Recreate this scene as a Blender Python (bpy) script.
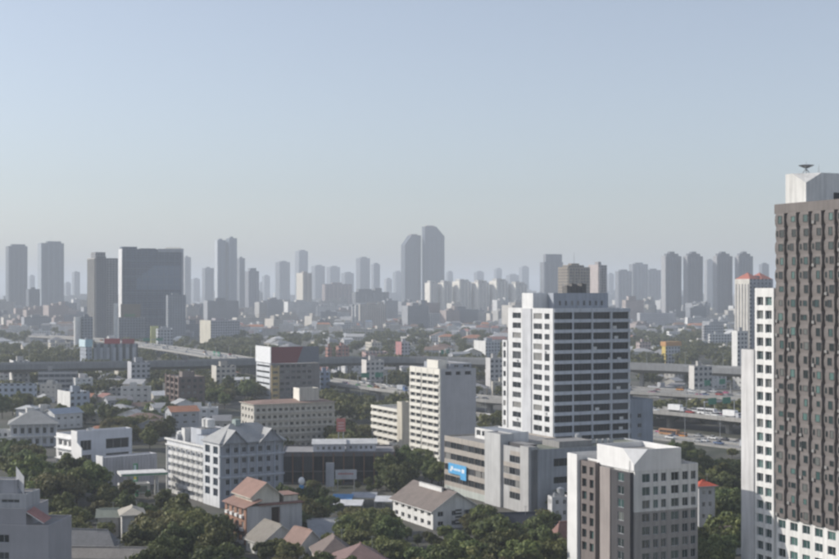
import bpy, bmesh, math, random
import numpy as np
from mathutils import Vector
R = math.radians
random.seed(7); rng = np.random.default_rng(11)
for o in list(bpy.data.objects): bpy.data.objects.remove(o)
sc = bpy.context.scene
C = sc.collection

def _mix(nt, fac, a, b, blend='MIX'):
    n = nt.nodes.new('ShaderNodeMix'); n.data_type = 'RGBA'; n.blend_type = blend
    for sock, v in ((n.inputs[0], fac), (n.inputs[6], a), (n.inputs[7], b)):
        if isinstance(v, (int, float)): sock.default_value = v
        elif isinstance(v, tuple): sock.default_value = (*v, 1)
        else: nt.links.new(v, sock)
    return n.outputs[2]
# ------------------------------------------------------------------ camera, sky, sun, exposure
F, CX, HY, H = 1400.0, 419.5, 290.0, 68.0      # focal length in photo pixels, centre, horizon row, eye height
cam_d = bpy.data.cameras.new('camera'); cam = bpy.data.objects.new('camera', cam_d); C.objects.link(cam)
cam.location = (0, 0, H); cam.rotation_euler = (R(90), 0, 0)
cam_d.sensor_width = 36; cam_d.lens = 36*F/839; cam_d.shift_y = 10.5/839
cam_d.clip_start = 1; cam_d.clip_end = 60000
cam_d.dof.use_dof = True; cam_d.dof.focus_distance = 17; cam_d.dof.aperture_fstop = 2.6
sc.camera = cam
SUN_AZ, SUN_EL = R(-10), R(30)                   # azimuth: from straight left, turned towards the camera's back
sdir = Vector((-math.cos(SUN_AZ)*math.cos(SUN_EL), -math.sin(SUN_AZ)*math.cos(SUN_EL), math.sin(SUN_EL)))
w = bpy.data.worlds.new('World'); sc.world = w; w.use_nodes = True
nt = w.node_tree; bg = nt.nodes['Background']
sky = nt.nodes.new('ShaderNodeTexSky'); sky.sky_type = 'NISHITA'; sky.sun_disc = False
sky.sun_elevation = SUN_EL; sky.sun_rotation = math.atan2(sdir.x, sdir.y)
sky.altitude = 0; sky.air_density = 1.0; sky.dust_density = 1.1; sky.ozone_density = 2.6
hs_ = nt.nodes.new('ShaderNodeHueSaturation'); hs_.inputs['Saturation'].default_value = .58
nt.links.new(sky.outputs[0], hs_.inputs['Color']); nt.links.new(_mix(nt, 1.0, hs_.outputs[0], (.98, .98, 1.015), 'MULTIPLY'), bg.inputs[0]); bg.inputs[1].default_value = 0.111
sl = bpy.data.lights.new('sun', 'SUN'); so = bpy.data.objects.new('sun', sl); C.objects.link(so)
sl.energy = 2.9; sl.angle = R(0.53); sl.color = (1.0, 0.945, 0.86)
so.rotation_euler = (-sdir).to_track_quat('-Z', 'Y').to_euler()
sc.view_settings.view_transform = 'Standard'; sc.view_settings.look = 'None'
sc.view_settings.gamma = 1; sc.view_settings.use_curve_mapping = False
sc.view_settings.exposure = 0.38
sc.render.engine = 'CYCLES'
sc.cycles.use_denoising = True
sc.cycles.max_bounces = 6; sc.cycles.diffuse_bounces = 2; sc.cycles.glossy_bounces = 2
sc.cycles.transmission_bounces = 2; sc.cycles.volume_bounces = 2; sc.cycles.transparent_max_bounces = 8

# ------------------------------------------------------------------ materials
MATS = {}
def _new(name):
    m = bpy.data.materials.new(name); m.use_nodes = True
    return m, m.node_tree, m.node_tree.nodes['Principled BSDF']
def _coords(nt, scale=(1, 1, 1)):
    tc = nt.nodes.new('ShaderNodeTexCoord'); mp = nt.nodes.new('ShaderNodeMapping')
    mp.inputs['Scale'].default_value = scale
    nt.links.new(tc.outputs['Object'], mp.inputs[0]); return mp.outputs[0]
def _noise(nt, vec, scale, detail=4, rough=.55):
    n = nt.nodes.new('ShaderNodeTexNoise'); n.inputs['Scale'].default_value = scale
    n.inputs['Detail'].default_value = detail; n.inputs['Roughness'].default_value = rough
    nt.links.new(vec, n.inputs['Vector']); return n.outputs['Fac']
def _ramp(nt, fac, stops):
    r = nt.nodes.new('ShaderNodeValToRGB'); e = r.color_ramp.elements
    while len(e) < len(stops): e.new(.5)
    for k, (p, c) in enumerate(stops): e[k].position = p; e[k].color = (*c, 1)
    nt.links.new(fac, r.inputs[0]); return r.outputs[0]
def _math(nt, op, a, b=None):
    n = nt.nodes.new('ShaderNodeMath'); n.operation = op
    for i, v in enumerate((a, b)):
        if v is None: continue
        if isinstance(v, (int, float)): n.inputs[i].default_value = v
        else: nt.links.new(v, n.inputs[i])
    return n.outputs[0]
def mul(c, k): return tuple(min(1, x*k) for x in c)
def wall(c, rough=.85, dirt=.8):
    """plaster or concrete: blotches and rain streaks with shapes of their own"""
    key = ('wall', c, rough, dirt)
    if key in MATS: return MATS[key]
    m, nt, p = _new('painted_wall')
    a = _noise(nt, _coords(nt), .22, 5)
    s = _noise(nt, _coords(nt, (1.1, 1.1, .07)), 1.0, 4)
    base = _ramp(nt, a, [(.3, mul(c, .88)), (.7, mul(c, 1.05))])
    st = _ramp(nt, s, [(.35, (dirt,)*3), (.58, (1, 1, 1))])
    nt.links.new(_mix(nt, 1.0, base, st, 'MULTIPLY'), p.inputs['Base Color'])
    p.inputs['Roughness'].default_value = rough
    MATS[key] = m; return m
def plain(c, rough=.7, metal=0.0):
    key = ('plain', c, rough, metal)
    if key in MATS: return MATS[key]
    m, nt, p = _new('painted_surface')
    a = _noise(nt, _coords(nt), .9, 4)
    nt.links.new(_ramp(nt, a, [(.3, mul(c, .86)), (.7, mul(c, 1.08))]), p.inputs['Base Color'])
    p.inputs['Roughness'].default_value = rough; p.inputs['Metallic'].default_value = metal
    MATS[key] = m; return m
def roofmat(c, tile=.5, rough=.8):
    """tiles or ribbed sheet: courses by bump, weathering by noise"""
    key = ('roof', c, tile, rough)
    if key in MATS: return MATS[key]
    m, nt, p = _new('roof_covering')
    v = _coords(nt)
    a = _noise(nt, v, .35, 6, .65)
    a2 = _noise(nt, v, 2.2, 3)
    col = _mix(nt, .45, _ramp(nt, a, [(.28, mul(c, .62)), (.72, mul(c, 1.2))]), _ramp(nt, a2, [(.3, mul(c, .7)), (.7, mul(c, 1.15))]))
    nt.links.new(col, p.inputs['Base Color'])
    wv = nt.nodes.new('ShaderNodeTexWave'); wv.wave_type = 'BANDS'; wv.bands_direction = 'DIAGONAL'
    wv.inputs['Scale'].default_value = 1.0/tile*.5; nt.links.new(v, wv.inputs['Vector'])
    b = nt.nodes.new('ShaderNodeBump'); b.inputs['Strength'].default_value = .35; b.inputs['Distance'].default_value = .06
    nt.links.new(wv.outputs['Fac'], b.inputs['Height']); nt.links.new(b.outputs[0], p.inputs['Normal'])
    p.inputs['Roughness'].default_value = rough
    MATS[key] = m; return m
def glass(c=(.03, .035, .04), rough=.12):
    key = ('glass', c, rough)
    if key in MATS: return MATS[key]
    m, nt, p = _new('window_glass')
    p.inputs['Base Color'].default_value = (*c, 1); p.inputs['Roughness'].default_value = rough
    p.inputs['IOR'].default_value = 1.5; p.inputs['Specular IOR Level'].default_value = .55
    MATS[key] = m; return m
def towerwall(c, g=(.06, .07, .085), pitch=3.2, wf=.5, fl=3.2, hf=.5):
    """far walls: window grid too small to tell the panes apart"""
    key = ('tw', c, g, pitch, wf, fl, hf)
    if key in MATS: return MATS[key]
    m, nt, p = _new('distant_tower_wall')
    tc = nt.nodes.new('ShaderNodeTexCoord'); sx = nt.nodes.new('ShaderNodeSeparateXYZ')
    nt.links.new(tc.outputs['Object'], sx.inputs[0])
    u = _math(nt, 'ADD', sx.outputs[0], sx.outputs[1])
    fu = _math(nt, 'FRACT', _math(nt, 'DIVIDE', u, pitch)); fz = _math(nt, 'FRACT', _math(nt, 'DIVIDE', sx.outputs[2], fl))
    a = _math(nt, 'MULTIPLY', _math(nt, 'LESS_THAN', fu, wf), _math(nt, 'LESS_THAN', fz, hf))
    n = _noise(nt, tc.outputs['Object'], .06, 4)
    base = _ramp(nt, n, [(.3, mul(c, .85)), (.7, mul(c, 1.1))])
    nt.links.new(_mix(nt, a, base, g), p.inputs['Base Color'])
    nt.links.new(_math(nt, 'SUBTRACT', .85, _math(nt, 'MULTIPLY', a, .6)), p.inputs['Roughness'])
    MATS[key] = m; return m
def leafmat(name, c1, c2):
    m, nt, p = _new(name)
    oi = nt.nodes.new('ShaderNodeObjectInfo'); geo = nt.nodes.new('ShaderNodeNewGeometry')
    v = _coords(nt)
    n = _noise(nt, v, .45, 3)
    f = _math(nt, 'ADD', _math(nt, 'MULTIPLY', n, .6), _math(nt, 'MULTIPLY', geo.outputs['Random Per Island'], .4))
    col = _ramp(nt, f, [(.3, c1), (.7, c2)])
    hs = nt.nodes.new('ShaderNodeHueSaturation')
    nt.links.new(_math(nt, 'ADD', .465, _math(nt, 'MULTIPLY', oi.outputs['Random'], .05)), hs.inputs['Hue'])
    nt.links.new(_math(nt, 'ADD', .75, _math(nt, 'MULTIPLY', oi.outputs['Random'], .9)), hs.inputs['Value'])
    nt.links.new(col, hs.inputs['Color'])
    nt.links.new(hs.outputs[0], p.inputs['Base Color']); p.inputs['Roughness'].default_value = .6
    p.inputs['Specular IOR Level'].default_value = .25
    tr = nt.nodes.new('ShaderNodeBsdfTranslucent'); nt.links.new(hs.outputs[0], tr.inputs[0])
    ms = nt.nodes.new('ShaderNodeMixShader'); ms.inputs[0].default_value = .33
    out = nt.nodes['Material Output']
    nt.links.new(p.outputs[0], ms.inputs[1]); nt.links.new(tr.outputs[0], ms.inputs[2]); nt.links.new(ms.outputs[0], out.inputs[0])
    return m

WHITE = (.78, .77, .74); CREAM = (.70, .66, .56); GREYW = (.46, .47, .49); BLUEG = (.40, .43, .49)
M_WHITE, M_CREAM, M_GREY, M_BLUEG = wall(WHITE), wall(CREAM), wall(GREYW), wall(BLUEG)
M_ROOFC = wall((.30, .29, .28)); M_DARK = plain((.035, .035, .04)); M_METAL = plain((.45, .46, .47), .45, .6)
G_DARK = [glass((.018, .022, .026)), glass((.03, .035, .04)), glass((.07, .075, .08), .3), glass((.02, .026, .03), .05), glass((.045, .05, .055), .2), glass((.03, .034, .036)), glass((.24, .235, .22), .4)]
G_TEAL = [glass((.03, .055, .055)), glass((.02, .032, .033)), glass((.09, .165, .15), .25), glass((.02, .028, .028)), glass((.045, .09, .085), .2), glass((.03, .04, .042)), glass((.12, .13, .12), .35)]
G_BLUE = [glass((.03, .045, .065)), glass((.02, .03, .045))]

# ------------------------------------------------------------------ mesh helpers
class MB:
    def __init__(s): s.v = []; s.f = []; s.mi = []; s.mats = []
    def m(s, mat):
        if mat not in s.mats: s.mats.append(mat)
        return s.mats.index(mat)
    def quad(s, pts, mat):
        i = len(s.v); s.v.extend(tuple(p) for p in pts); s.f.append(tuple(range(i, i+len(pts)))); s.mi.append(s.m(mat))
    def box(s, x0, x1, y0, y1, z0, z1, mat, bottom=True):
        i = len(s.v)
        s.v.extend([(x0, y0, z0), (x1, y0, z0), (x1, y1, z0), (x0, y1, z0), (x0, y0, z1), (x1, y0, z1), (x1, y1, z1), (x0, y1, z1)])
        q = [(4, 5, 6, 7), (0, 1, 5, 4), (1, 2, 6, 5), (2, 3, 7, 6), (3, 0, 4, 7)]
        if bottom: q.append((3, 2, 1, 0))
        k = s.m(mat)
        for f in q: s.f.append(tuple(i+a for a in f)); s.mi.append(k)
    def cyl(s, x, y, z0, z1, r0, r1, mat, n=10, cap=True):
        i = len(s.v); k = s.m(mat)
        for z, r in ((z0, r0), (z1, r1)):
            for a in range(n): s.v.append((x+r*math.cos(2*math.pi*a/n), y+r*math.sin(2*math.pi*a/n), z))
        for a in range(n): s.f.append((i+a, i+(a+1) % n, i+n+(a+1) % n, i+n+a)); s.mi.append(k)
        if cap: s.f.append(tuple(range(i+n, i+2*n))); s.mi.append(k)
    def bar(s, a, b, t, mat):
        a, b = Vector(a), Vector(b); d = (b-a).normalized()
        u = d.cross(Vector((0, 0, 1)) if abs(d.z) < .9 else Vector((1, 0, 0))).normalized()*t; v = d.cross(u).normalized()*t
        i = len(s.v); k = s.m(mat)
        for p in (a, b):
            for q in (u+v, u-v, -u-v, -u+v): s.v.append(tuple(p+q))
        for f in ((0, 1, 5, 4), (1, 2, 6, 5), (2, 3, 7, 6), (3, 0, 4, 7), (0, 3, 2, 1), (4, 5, 6, 7)):
            s.f.append(tuple(i+j for j in f)); s.mi.append(k)
    def mesh(s, name):
        me = bpy.data.meshes.new(name); me.from_pydata(s.v, [], s.f)
        for mt in s.mats: me.materials.append(mt)
        me.polygons.foreach_set('material_index', s.mi); me.update(); return me
    def build(s, name, parent=None, loc=(0, 0, 0)):
        return link(name, s.mesh(name), parent, loc)
def link(name, me, parent=None, loc=(0, 0, 0), rz=0, scale=None):
    o = bpy.data.objects.new(name, me); C.objects.link(o); o.parent = parent; o.location = loc
    if rz: o.rotation_euler = (0, 0, rz)
    if scale: o.scale = scale
    return o
def tag(o, label=None, cat=None, group=None, kind=None):
    if label: o['label'] = label
    if cat: o['category'] = cat
    if group: o['group'] = group
    if kind: o['kind'] = kind
    return o
def empty(name, loc, rz=0):
    o = bpy.data.objects.new(name, None); C.objects.link(o); o.location = loc; o.rotation_euler = (0, 0, rz)
    o.empty_display_size = 1; return o
def copy_tree(o, parent=None):
    c = o.copy(); C.objects.link(c); c.parent = parent
    for ch in o.children: copy_tree(ch, c)
    return c

# a pixel of the ground seen from the camera -> its place in the world
def dist(y, z=0.0): return F*(H-z)/(y-HY)
def ground(x, y, z=0.0):
    d = dist(y, z); return Vector(((x-CX)/F*d, d, z))
def topix(p): return CX+F*p[0]/p[1], HY+F*(H-p[2])/p[1]
FOOT = []       # footprints: (ox, oy, cos, sin, x0, y0, x1, y1)
def foot(ox, oy, th, x0, y0, x1, y1): FOOT.append((ox, oy, math.cos(th), math.sin(th), x0, y0, x1, y1))
def blocked(x, y, r):
    for (ox, oy, c, s, x0, y0, x1, y1) in FOOT:
        dx, dy = x-ox, y-oy; u = dx*c+dy*s; v = -dx*s+dy*c
        if x0-r < u < x1+r and y0-r < v < y1+r: return True
    return False
TH = R(26)      # street grid
class Site:
    """a building placed by its near corner; local x runs along its camera-facing side, local y along its sunlit left side"""
    def __init__(s, name, label, cat, xC, d, xL, xR, ytop, th=TH, group=None):
        s.d = d; X = (xC-CX)/F*d; s.th = th
        s.e = empty(name, (X, d, 0), th); tag(s.e, label, cat, group)
        c, sn = math.cos(th), math.sin(th); s.c, s.s, s.X = c, sn, X
        s.w = s.wid(xR); s.dp = s.dep(xL)
        s.h = s.z(ytop)
        foot(X, d, th, 0, 0, s.w, s.dp)
    def wid(s, px): k = (px-CX)/F; return (k*s.d-s.X)/(s.c-k*s.s)
    def dep(s, px): k = (px-CX)/F; return (s.X-k*s.d)/(k*s.c+s.s)
    def z(s, py, at=None): return H-(py-HY)*(at or s.d)/F
    def zat(s, py, x, y): return H-(py-HY)*(s.d+x*s.s+y*s.c)/F

WIN = {}
def win_mesh(w, h, g, fr, mull):
    key = (round(w, 2), round(h, 2), g, fr, mull)
    if key in WIN: return WIN[key]
    b = MB(); t = min(.09, w*.08); a, c = w/2, h/2
    O = [(-a, -c), (a, -c), (a, c), (-a, c)]; I = [(-a+t, -c+t), (a-t, -c+t), (a-t, c-t), (-a+t, c-t)]
    for k in range(4):
        j = (k+1) % 4
        b.quad([(O[k][0], -.05, O[k][1]), (O[j][0], -.05, O[j][1]), (I[j][0], -.05, I[j][1]), (I[k][0], -.05, I[k][1])], fr)
        b.quad([(I[k][0], -.05, I[k][1]), (I[j][0], -.05, I[j][1]), (I[j][0], .02, I[j][1]), (I[k][0], .02, I[k][1])], fr)
    b.quad([(p[0], .02, p[1]) for p in I], g)
    for q in range(mull):
        x = -a+w*(q+1)/(mull+1)
        b.box(x-.04, x+.04, -.045, .015, -c+t, c-t, fr, False)
    WIN[key] = b.mesh('window'); return WIN[key]
def window(P, face, u, z, w, h, gl, fr, mull=1, off=(0, 0), dep=.2):
    """face F: local plane y=off[1]; S: plane x=off[0]; u along the face to the window's middle"""
    me = win_mesh(w, h, random.choice(gl), fr, mull)
    if face == 'F': return link('window', me, P, (off[0]+u, off[1]+dep-.02, z))
    if face == 'B': return link('window', me, P, (off[0]-dep+.02, off[1]+u, z), R(90))
    return link('window', me, P, (off[0]+dep-.02, off[1]+u, z), R(-90))
def even(n, L, m, fr=.6, lo=0.0):
    """n openings over length L with end margin m, each taking fr of its bay"""
    b = (L-2*m)/n; return [(lo+m+b*k+b*(1-fr)/2, lo+m+b*k+b*(1+fr)/2) for k in range(n)]
def rows(z0, n, fl, a, b): return [(z0+fl*k+a, z0+fl*k+b) for k in range(n)]
def panel(mb, P, face, x0, y0, L, z0, z1, mat, spec):
    if face == 'F': pt = lambda u, z, q: (x0+u, y0+q, z)
    elif face == 'B': pt = lambda u, z, q: (x0-q, y0+u, z)
    else: pt = lambda u, z, q: (x0+q, y0+u, z)
    if not spec:
        mb.quad([pt(0, z0, 0), pt(L, z0, 0), pt(L, z1, 0), pt(0, z1, 0)], mat); return
    cs = [c for c in spec['c'] if c[1] < L]; rs = [r for r in spec['r'] if r[1] < z1 and r[0] > z0]; dep = spec.get('dep', .2)
    gl, fr, mull = spec.get('g', G_DARK), spec.get('fr', M_WHITE), spec.get('mull', 1); skip = spec.get('skip', ())
    rmat = spec.get('rm', mat)
    us = sorted({0, L, *[a for c in cs for a in c]}); zs = sorted({z0, z1, *[a for r in rs for a in r]})
    cset = {c[0]: k for k, c in enumerate(cs)}; rset = {r[0]: k for k, r in enumerate(rs)}
    for j in range(len(zs)-1):
        za, zb = zs[j], zs[j+1]
        run = None
        for i in range(len(us)-1):
            ua, ub = us[i], us[i+1]
            hole = ua in cset and za in rset and (cset[ua], rset[za]) not in skip
            if hole:
                if run is not None: mb.quad([pt(run, za, 0), pt(ua, za, 0), pt(ua, zb, 0), pt(run, zb, 0)], mat); run = None
                mb.quad([pt(ua, za, 0), pt(ub, za, 0), pt(ub, za, dep), pt(ua, za, dep)], rmat)
                mb.quad([pt(ua, zb, 0), pt(ub, zb, 0), pt(ub, zb, dep), pt(ua, zb, dep)], rmat)
                mb.quad([pt(ua, za, 0), pt(ua, zb, 0), pt(ua, zb, dep), pt(ua, za, dep)], rmat)
                mb.quad([pt(ub, za, 0), pt(ub, zb, 0), pt(ub, zb, dep), pt(ub, za, dep)], rmat)
                window(P, face, (ua+ub)/2, (za+zb)/2, ub-ua, zb-za, gl, fr, mull if not callable(mull) else mull(ub-ua), (x0, y0), dep)
            elif run is None: run = ua
        if run is not None: mb.quad([pt(run, za, 0), pt(L, za, 0), pt(L, zb, 0), pt(run, zb, 0)], mat)
def block(P, x0, y0, w, d, z0, z1, mat, Fs=None, Ss=None, roof=None, par=.8, name='wall', Bs=None):
    """a storeyed block: camera side F and sunny side S with real openings, roof behind a parapet"""
    mb = MB(); roof = roof or M_ROOFC; t = .25
    panel(mb, P, 'F', x0, y0, w, z0, z1, mat, Fs); panel(mb, P, 'S', x0, y0, d, z0, z1, mat, Ss)
    panel(mb, P, 'B', x0+w, y0, d, z0, z1, mat, Bs)
    mb.quad([(x0, y0+d, z0), (x0+w, y0+d, z0), (x0+w, y0+d, z1), (x0, y0+d, z1)], mat)
    o = [(x0, y0), (x0+w, y0), (x0+w, y0+d), (x0, y0+d)]
    if par > 0:
        i = [(x0+t, y0+t), (x0+w-t, y0+t), (x0+w-t, y0+d-t), (x0+t, y0+d-t)]
        for k in range(4):
            j = (k+1) % 4
            mb.quad([(*o[k], z1), (*o[j], z1), (*i[j], z1), (*i[k], z1)], mat)
            mb.quad([(*i[k], z1), (*i[j], z1), (*i[j], z1-par), (*i[k], z1-par)], mat)
        mb.quad([(*p, z1-par) for p in i], roof)
    else: mb.quad([(*p, z1) for p in o], roof)
    return mb.build(name, P)
def gable(P, x0, y0, w, d, z, rise, axis, ov, mat, wm, name='roof', th=.22):
    """ridge along axis 'x' or 'y'; gable triangles in wall colour"""
    b = MB(); g = MB()
    if axis == 'y': T = lambda a, l, h: (x0+a, y0+l, h); A, L = w, d
    else: T = lambda a, l, h: (x0+l, y0+a, h); A, L = d, w
    sl = rise/(A/2); e = -ov*sl
    for sgn in (0, 1):
        ae, ar = (-ov, A/2) if not sgn else (A+ov, A/2)
        ze, zr = z+e, z+rise
        b.quad([T(ae, -ov, ze+th), T(ae, L+ov, ze+th), T(ar, L+ov, zr+th), T(ar, -ov, zr+th)], mat)
        b.quad([T(ae, -ov, ze), T(ae, L+ov, ze), T(ar, L+ov, zr), T(ar, -ov, zr)], wm)
        b.quad([T(ae, -ov, ze), T(ae, L+ov, ze), T(ae, L+ov, ze+th), T(ae, -ov, ze+th)], wm)
        for l in (-ov, L+ov): b.quad([T(ae, l, ze), T(ar, l, zr), T(ar, l, zr+th), T(ae, l, ze+th)], wm)
    r = b.build(name, P)
    for l in (.02, L-.02): g = MB(); g.quad([T(0, l, z), T(A, l, z), T(A/2, l, z+rise)], wm); g.build('gable_wall', P)
    return r
def hip(P, x0, y0, w, d, z, rise, ov, mat, wm, name='roof'):
    b = MB(); a = min(w, d)/2
    o = [(x0-ov, y0-ov), (x0+w+ov, y0-ov), (x0+w+ov, y0+d+ov), (x0-ov, y0+d+ov)]
    if w >= d: r = [(x0+a, y0+d/2), (x0+w-a, y0+d/2)]
    else: r = [(x0+w/2, y0+a), (x0+w/2, y0+d-a)]
    Z = z+.2
    if w >= d: fs = [(0, 1, 'b', 'a'), (1, 2, 'b'), (2, 3, 'a', 'b'), (3, 0, 'a')]
    else: fs = [(0, 1, 'a'), (1, 2, 'b', 'a'), (2, 3, 'b'), (3, 0, 'a', 'b')]
    P_ = {'a': (*r[0], Z+rise), 'b': (*r[1], Z+rise), **{k: (*o[k], Z) for k in range(4)}}
    for f in fs: b.quad([P_[k] for k in f], mat)
    for k in range(4):
        j = (k+1) % 4; b.quad([(*o[k], z), (*o[j], z), (*o[j], Z), (*o[k], Z)], wm)
    b.quad([(*p, z) for p in o], wm)
    return b.build(name, P)
def plant_box(P, x, y, z, w=1.6, d=1.2, h=1.4, m=None, name='roof_unit'):
    b = MB(); m = m or M_METAL
    b.box(x, x+w, y, y+d, z+.15, z+h, m); b.box(x+.1, x+w-.1, y+.1, y+d-.1, z-.02, z+.15, M_DARK)
    b.cyl(x+w/2, y+d/2, z+h, z+h+.15, min(w, d)*.35, min(w, d)*.35, M_DARK, 8)
    return b.build(name, P)
def tank(P, x, y, z, r=1.1, h=2.0, m=None):
    b = MB(); m = m or M_METAL
    for a in (-.6, .6):
        for c in (-.6, .6): b.box(x+a*r-.07, x+a*r+.07, y+c*r-.07, y+c*r+.07, z-.02, z+.6, M_DARK)
    b.cyl(x, y, z+.6, z+.6+h, r, r, m, 12); b.cyl(x, y, z+.6+h, z+.6+h+.35, r, r*.35, m, 12)
    return b.build('water_tank', P)

# ------------------------------------------------------------------ ground
def ground_mat():
    m, nt, p = _new('city_ground'); v = _coords(nt)
    a = _noise(nt, v, .006, 8, .65); b = _noise(nt, v, .045, 6, .6)
    c1 = _ramp(nt, a, [(.40, (.035, .045, .022)), (.50, (.09, .085, .07)), (.60, (.14, .135, .125))])
    c2 = _ramp(nt, b, [(.35, (.03, .042, .02)), (.55, (.11, .10, .085)), (.7, (.17, .16, .15))])
    nt.links.new(_mix(nt, .5, c1, c2), p.inputs['Base Color']); p.inputs['Roughness'].default_value = .95
    return m
M_GROUND = ground_mat()
g = MB(); nx = 12
for i in range(nx):
    for j in range(nx):
        xs = [-14000+28000*k/nx for k in (i, i+1)]; ys = [-500+24000*k/nx for k in (j, j+1)]
        g.quad([(xs[0], ys[0], 0), (xs[1], ys[0], 0), (xs[1], ys[1], 0), (xs[0], ys[1], 0)], M_GROUND)
tag(g.build('ground'), kind='structure')

def yat(s, px, x): k = (px-CX)/F; return (s.X+x*s.c-k*(s.d+x*s.s))/(k*s.c+s.s)
def xat(s, px, y): k = (px-CX)/F; return (k*(s.d+y*s.c)-s.X+y*s.s)/(s.c-k*s.s)
def spec(c, r, dep=.22, g=G_DARK, fr=M_WHITE, mull=1, **k): return dict(c=c, r=r, dep=dep, g=g, fr=fr, mull=mull, **k)
def chamfer_block(P, x0, y0, w, d, z0, z1, e, f, l, mat, name='roof_house'):
    """block with its near top corner sliced off"""
    b = MB()
    a = (x0, y0, z1-e); bq = (x0+f, y0, z1); cq = (x0, y0+l, z1)
    b.quad([(x0, y0, z0), (x0+w, y0, z0), (x0+w, y0, z1), bq, a], mat)
    b.quad([(x0, y0, z0), a, cq, (x0, y0+d, z1), (x0, y0+d, z0)], mat)
    b.quad([a, bq, cq], mat)
    b.quad([(x0+w, y0, z0), (x0+w, y0+d, z0), (x0+w, y0+d, z1), (x0+w, y0, z1)], mat)
    b.quad([(x0, y0+d, z0), (x0+w, y0+d, z0), (x0+w, y0+d, z1), (x0, y0+d, z1)], mat)
    t = .3; zi = z1-1.2
    o = [bq, (x0+w, y0, z1), (x0+w, y0+d, z1), (x0, y0+d, z1), cq]
    i = [(x0+f+t, y0+t, z1), (x0+w-t, y0+t, z1), (x0+w-t, y0+d-t, z1), (x0+t, y0+d-t, z1), (x0+t, y0+l+t, z1)]
    for k in range(5):
        j = (k+1) % 5
        b.quad([o[k], o[j], i[j], i[k]], mat); b.quad([i[k], i[j], (i[j][0], i[j][1], zi), (i[k][0], i[k][1], zi)], mat)
    b.quad([(p[0], p[1], zi) for p in i], M_ROOFC)
    return b.build(name, P)

# ------------------------------------------------------------------ A: tall brown condominium at the right edge
s = Site('apartment_tower', 'tall brown apartment tower with rippled balcony columns at the right edge', 'tower', 894, 273.1, 776, 990, 190, R(24))
P = s.e; M_BR = wall((.18, .16, .15), .8, .86); M_CHAR = plain((.075, .073, .075), .8)
LEN = s.dp; zb, nf, fl = 18.6, 22, 3.0; zt = zb+nf*fl; NB = 9; bay = LEN/NB
whitegrid = spec(even(NB, LEN, 0, .62), rows(0, 6, 3.1, .75, 2.55), .3, G_TEAL, M_GREY)
block(P, 0, 0, 26, LEN, 0, zb, M_WHITE, spec(even(7, 26, .5, .55), rows(0, 6, 3.1, .9, 2.4), .3, G_TEAL), whitegrid, par=0, name='lower_wall')
block(P, .9, .3, 25, LEN-.6, zb, zt, M_CHAR, None, None, par=0, name='upper_wall')
block(P, -.25, -.25, 26.6, LEN+.5, zt, zt+2.1, M_BR, None, None, par=1.0, name='parapet')
def balcony_mesh(sh):
    b = MB(); a = bay*.385
    prof = [(-a*.86+sh*.2, 0), (-a*.98+sh, .8), (-a+sh, 1.6), (-a*.94+sh, 2.5), (-a*.86+sh*.2, fl)]
    prof2 = [(a*.86+sh*.2, 0), (a+sh, .8), (a*1.02+sh, 1.6), (a*.95+sh, 2.5), (a*.86+sh*.2, fl)]
    for k in range(4):
        (l0, h0), (l1, h1) = prof[k], prof[k+1]; (r0, _), (r1, _) = prof2[k], prof2[k+1]
        q0, q1 = [(-.58, -.66, -.7, -.66, -.58)[j] for j in (k, k+1)]
        b.quad([(l0, q0, h0), (r0, q0, h0), (r1, q1, h1), (l1, q1, h1)], M_BR)
        b.quad([(l0, q0, h0), (l1, q1, h1), (l1-.12, .9, h1), (l0-.12, .9, h0)], M_BR)
        b.quad([(r0, q0, h0), (r1, q1, h1), (r1+.12, .9, h1), (r0+.12, .9, h0)], M_BR)
    return b.mesh('balcony')
bal = [balcony_mesh(.12), balcony_mesh(-.12)]
for c in range(NB):
    for f in range(nf):
        v = bay*(c+.5); z = zb+fl*f; k = f % 2; sh = (.12, -.12)[k]
        bo = link('balcony', bal[k], P, (.1, v, z), R(-90))
        wd = random.choice((1.1, 1.3, 1.5)); g_ = random.choice(G_TEAL)
        link('window', win_mesh(wd, random.choice((1.2, 1.6, 1.6, 1.75)), g_, M_CHAR, 0), bo, (sh+random.choice((.62, .62, .5, .2)), -.72, 1.6))
        if random.random() < .22: b = MB(); b.box(-1.25, -.5, -.98, -.66, .35, .95, plain((.24, .235, .225))); link('air_conditioner', b.mesh('air_conditioner'), bo)
        if random.random() < .4: link('window', win_mesh(.55, 1.2, G_TEAL[1], M_CHAR, 0), bo, (sh-.9, -.72, 1.6))
y1 = LEN+.02; y2 = yat(s, 757, 0); y3 = yat(s, 744.5, 0)
zw = s.zat(288, 0, (y1+y2)/2); zw2 = s.zat(349, 0, y3)
nfl = int((zw-1.6)/3.0)
wz0 = zw-1.7-nfl*3.0
block(P, -.6, y1, 14, y2-y1, 0, zw, M_WHITE, None, spec(even(2, y2-y1, .35, .76), rows(wz0, nfl, 3.0, .85, 2.75), .45, G_TEAL, M_GREY), name='white_wing')
block(P, -.9, y2+.02, 9, y3-y2, 0, zw2, wall((.66, .65, .64)), None, None, name='stair_wing')
px = 3.0; py = yat(s, 806, px); pl = yat(s, 785.5, px)-py; pz = s.zat(172, px, py)
chamfer_block(P, px, py, 22, pl, zt+1.0, pz, 2.3, 4.2, 4.5, wall((.72, .71, .68)))
b = MB(); b.box(px+7.5, px+9.6, py-.06, py+.1, zt+1.1, zt+4.6, M_DARK); b.build('door', P)
ax, ay = px+5, py+6
b = MB(); b.cyl(ax, ay, pz-1.25, pz+1.9, .16, .12, M_METAL, 8); b.bar((ax-1.2, ay, pz+.1), (ax, ay, pz+1.4), .07, M_METAL); b.bar((ax+1.2, ay, pz+.1), (ax, ay, pz+1.4), .07, M_METAL); b.build('antenna_mast', P)
b = MB()
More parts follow.
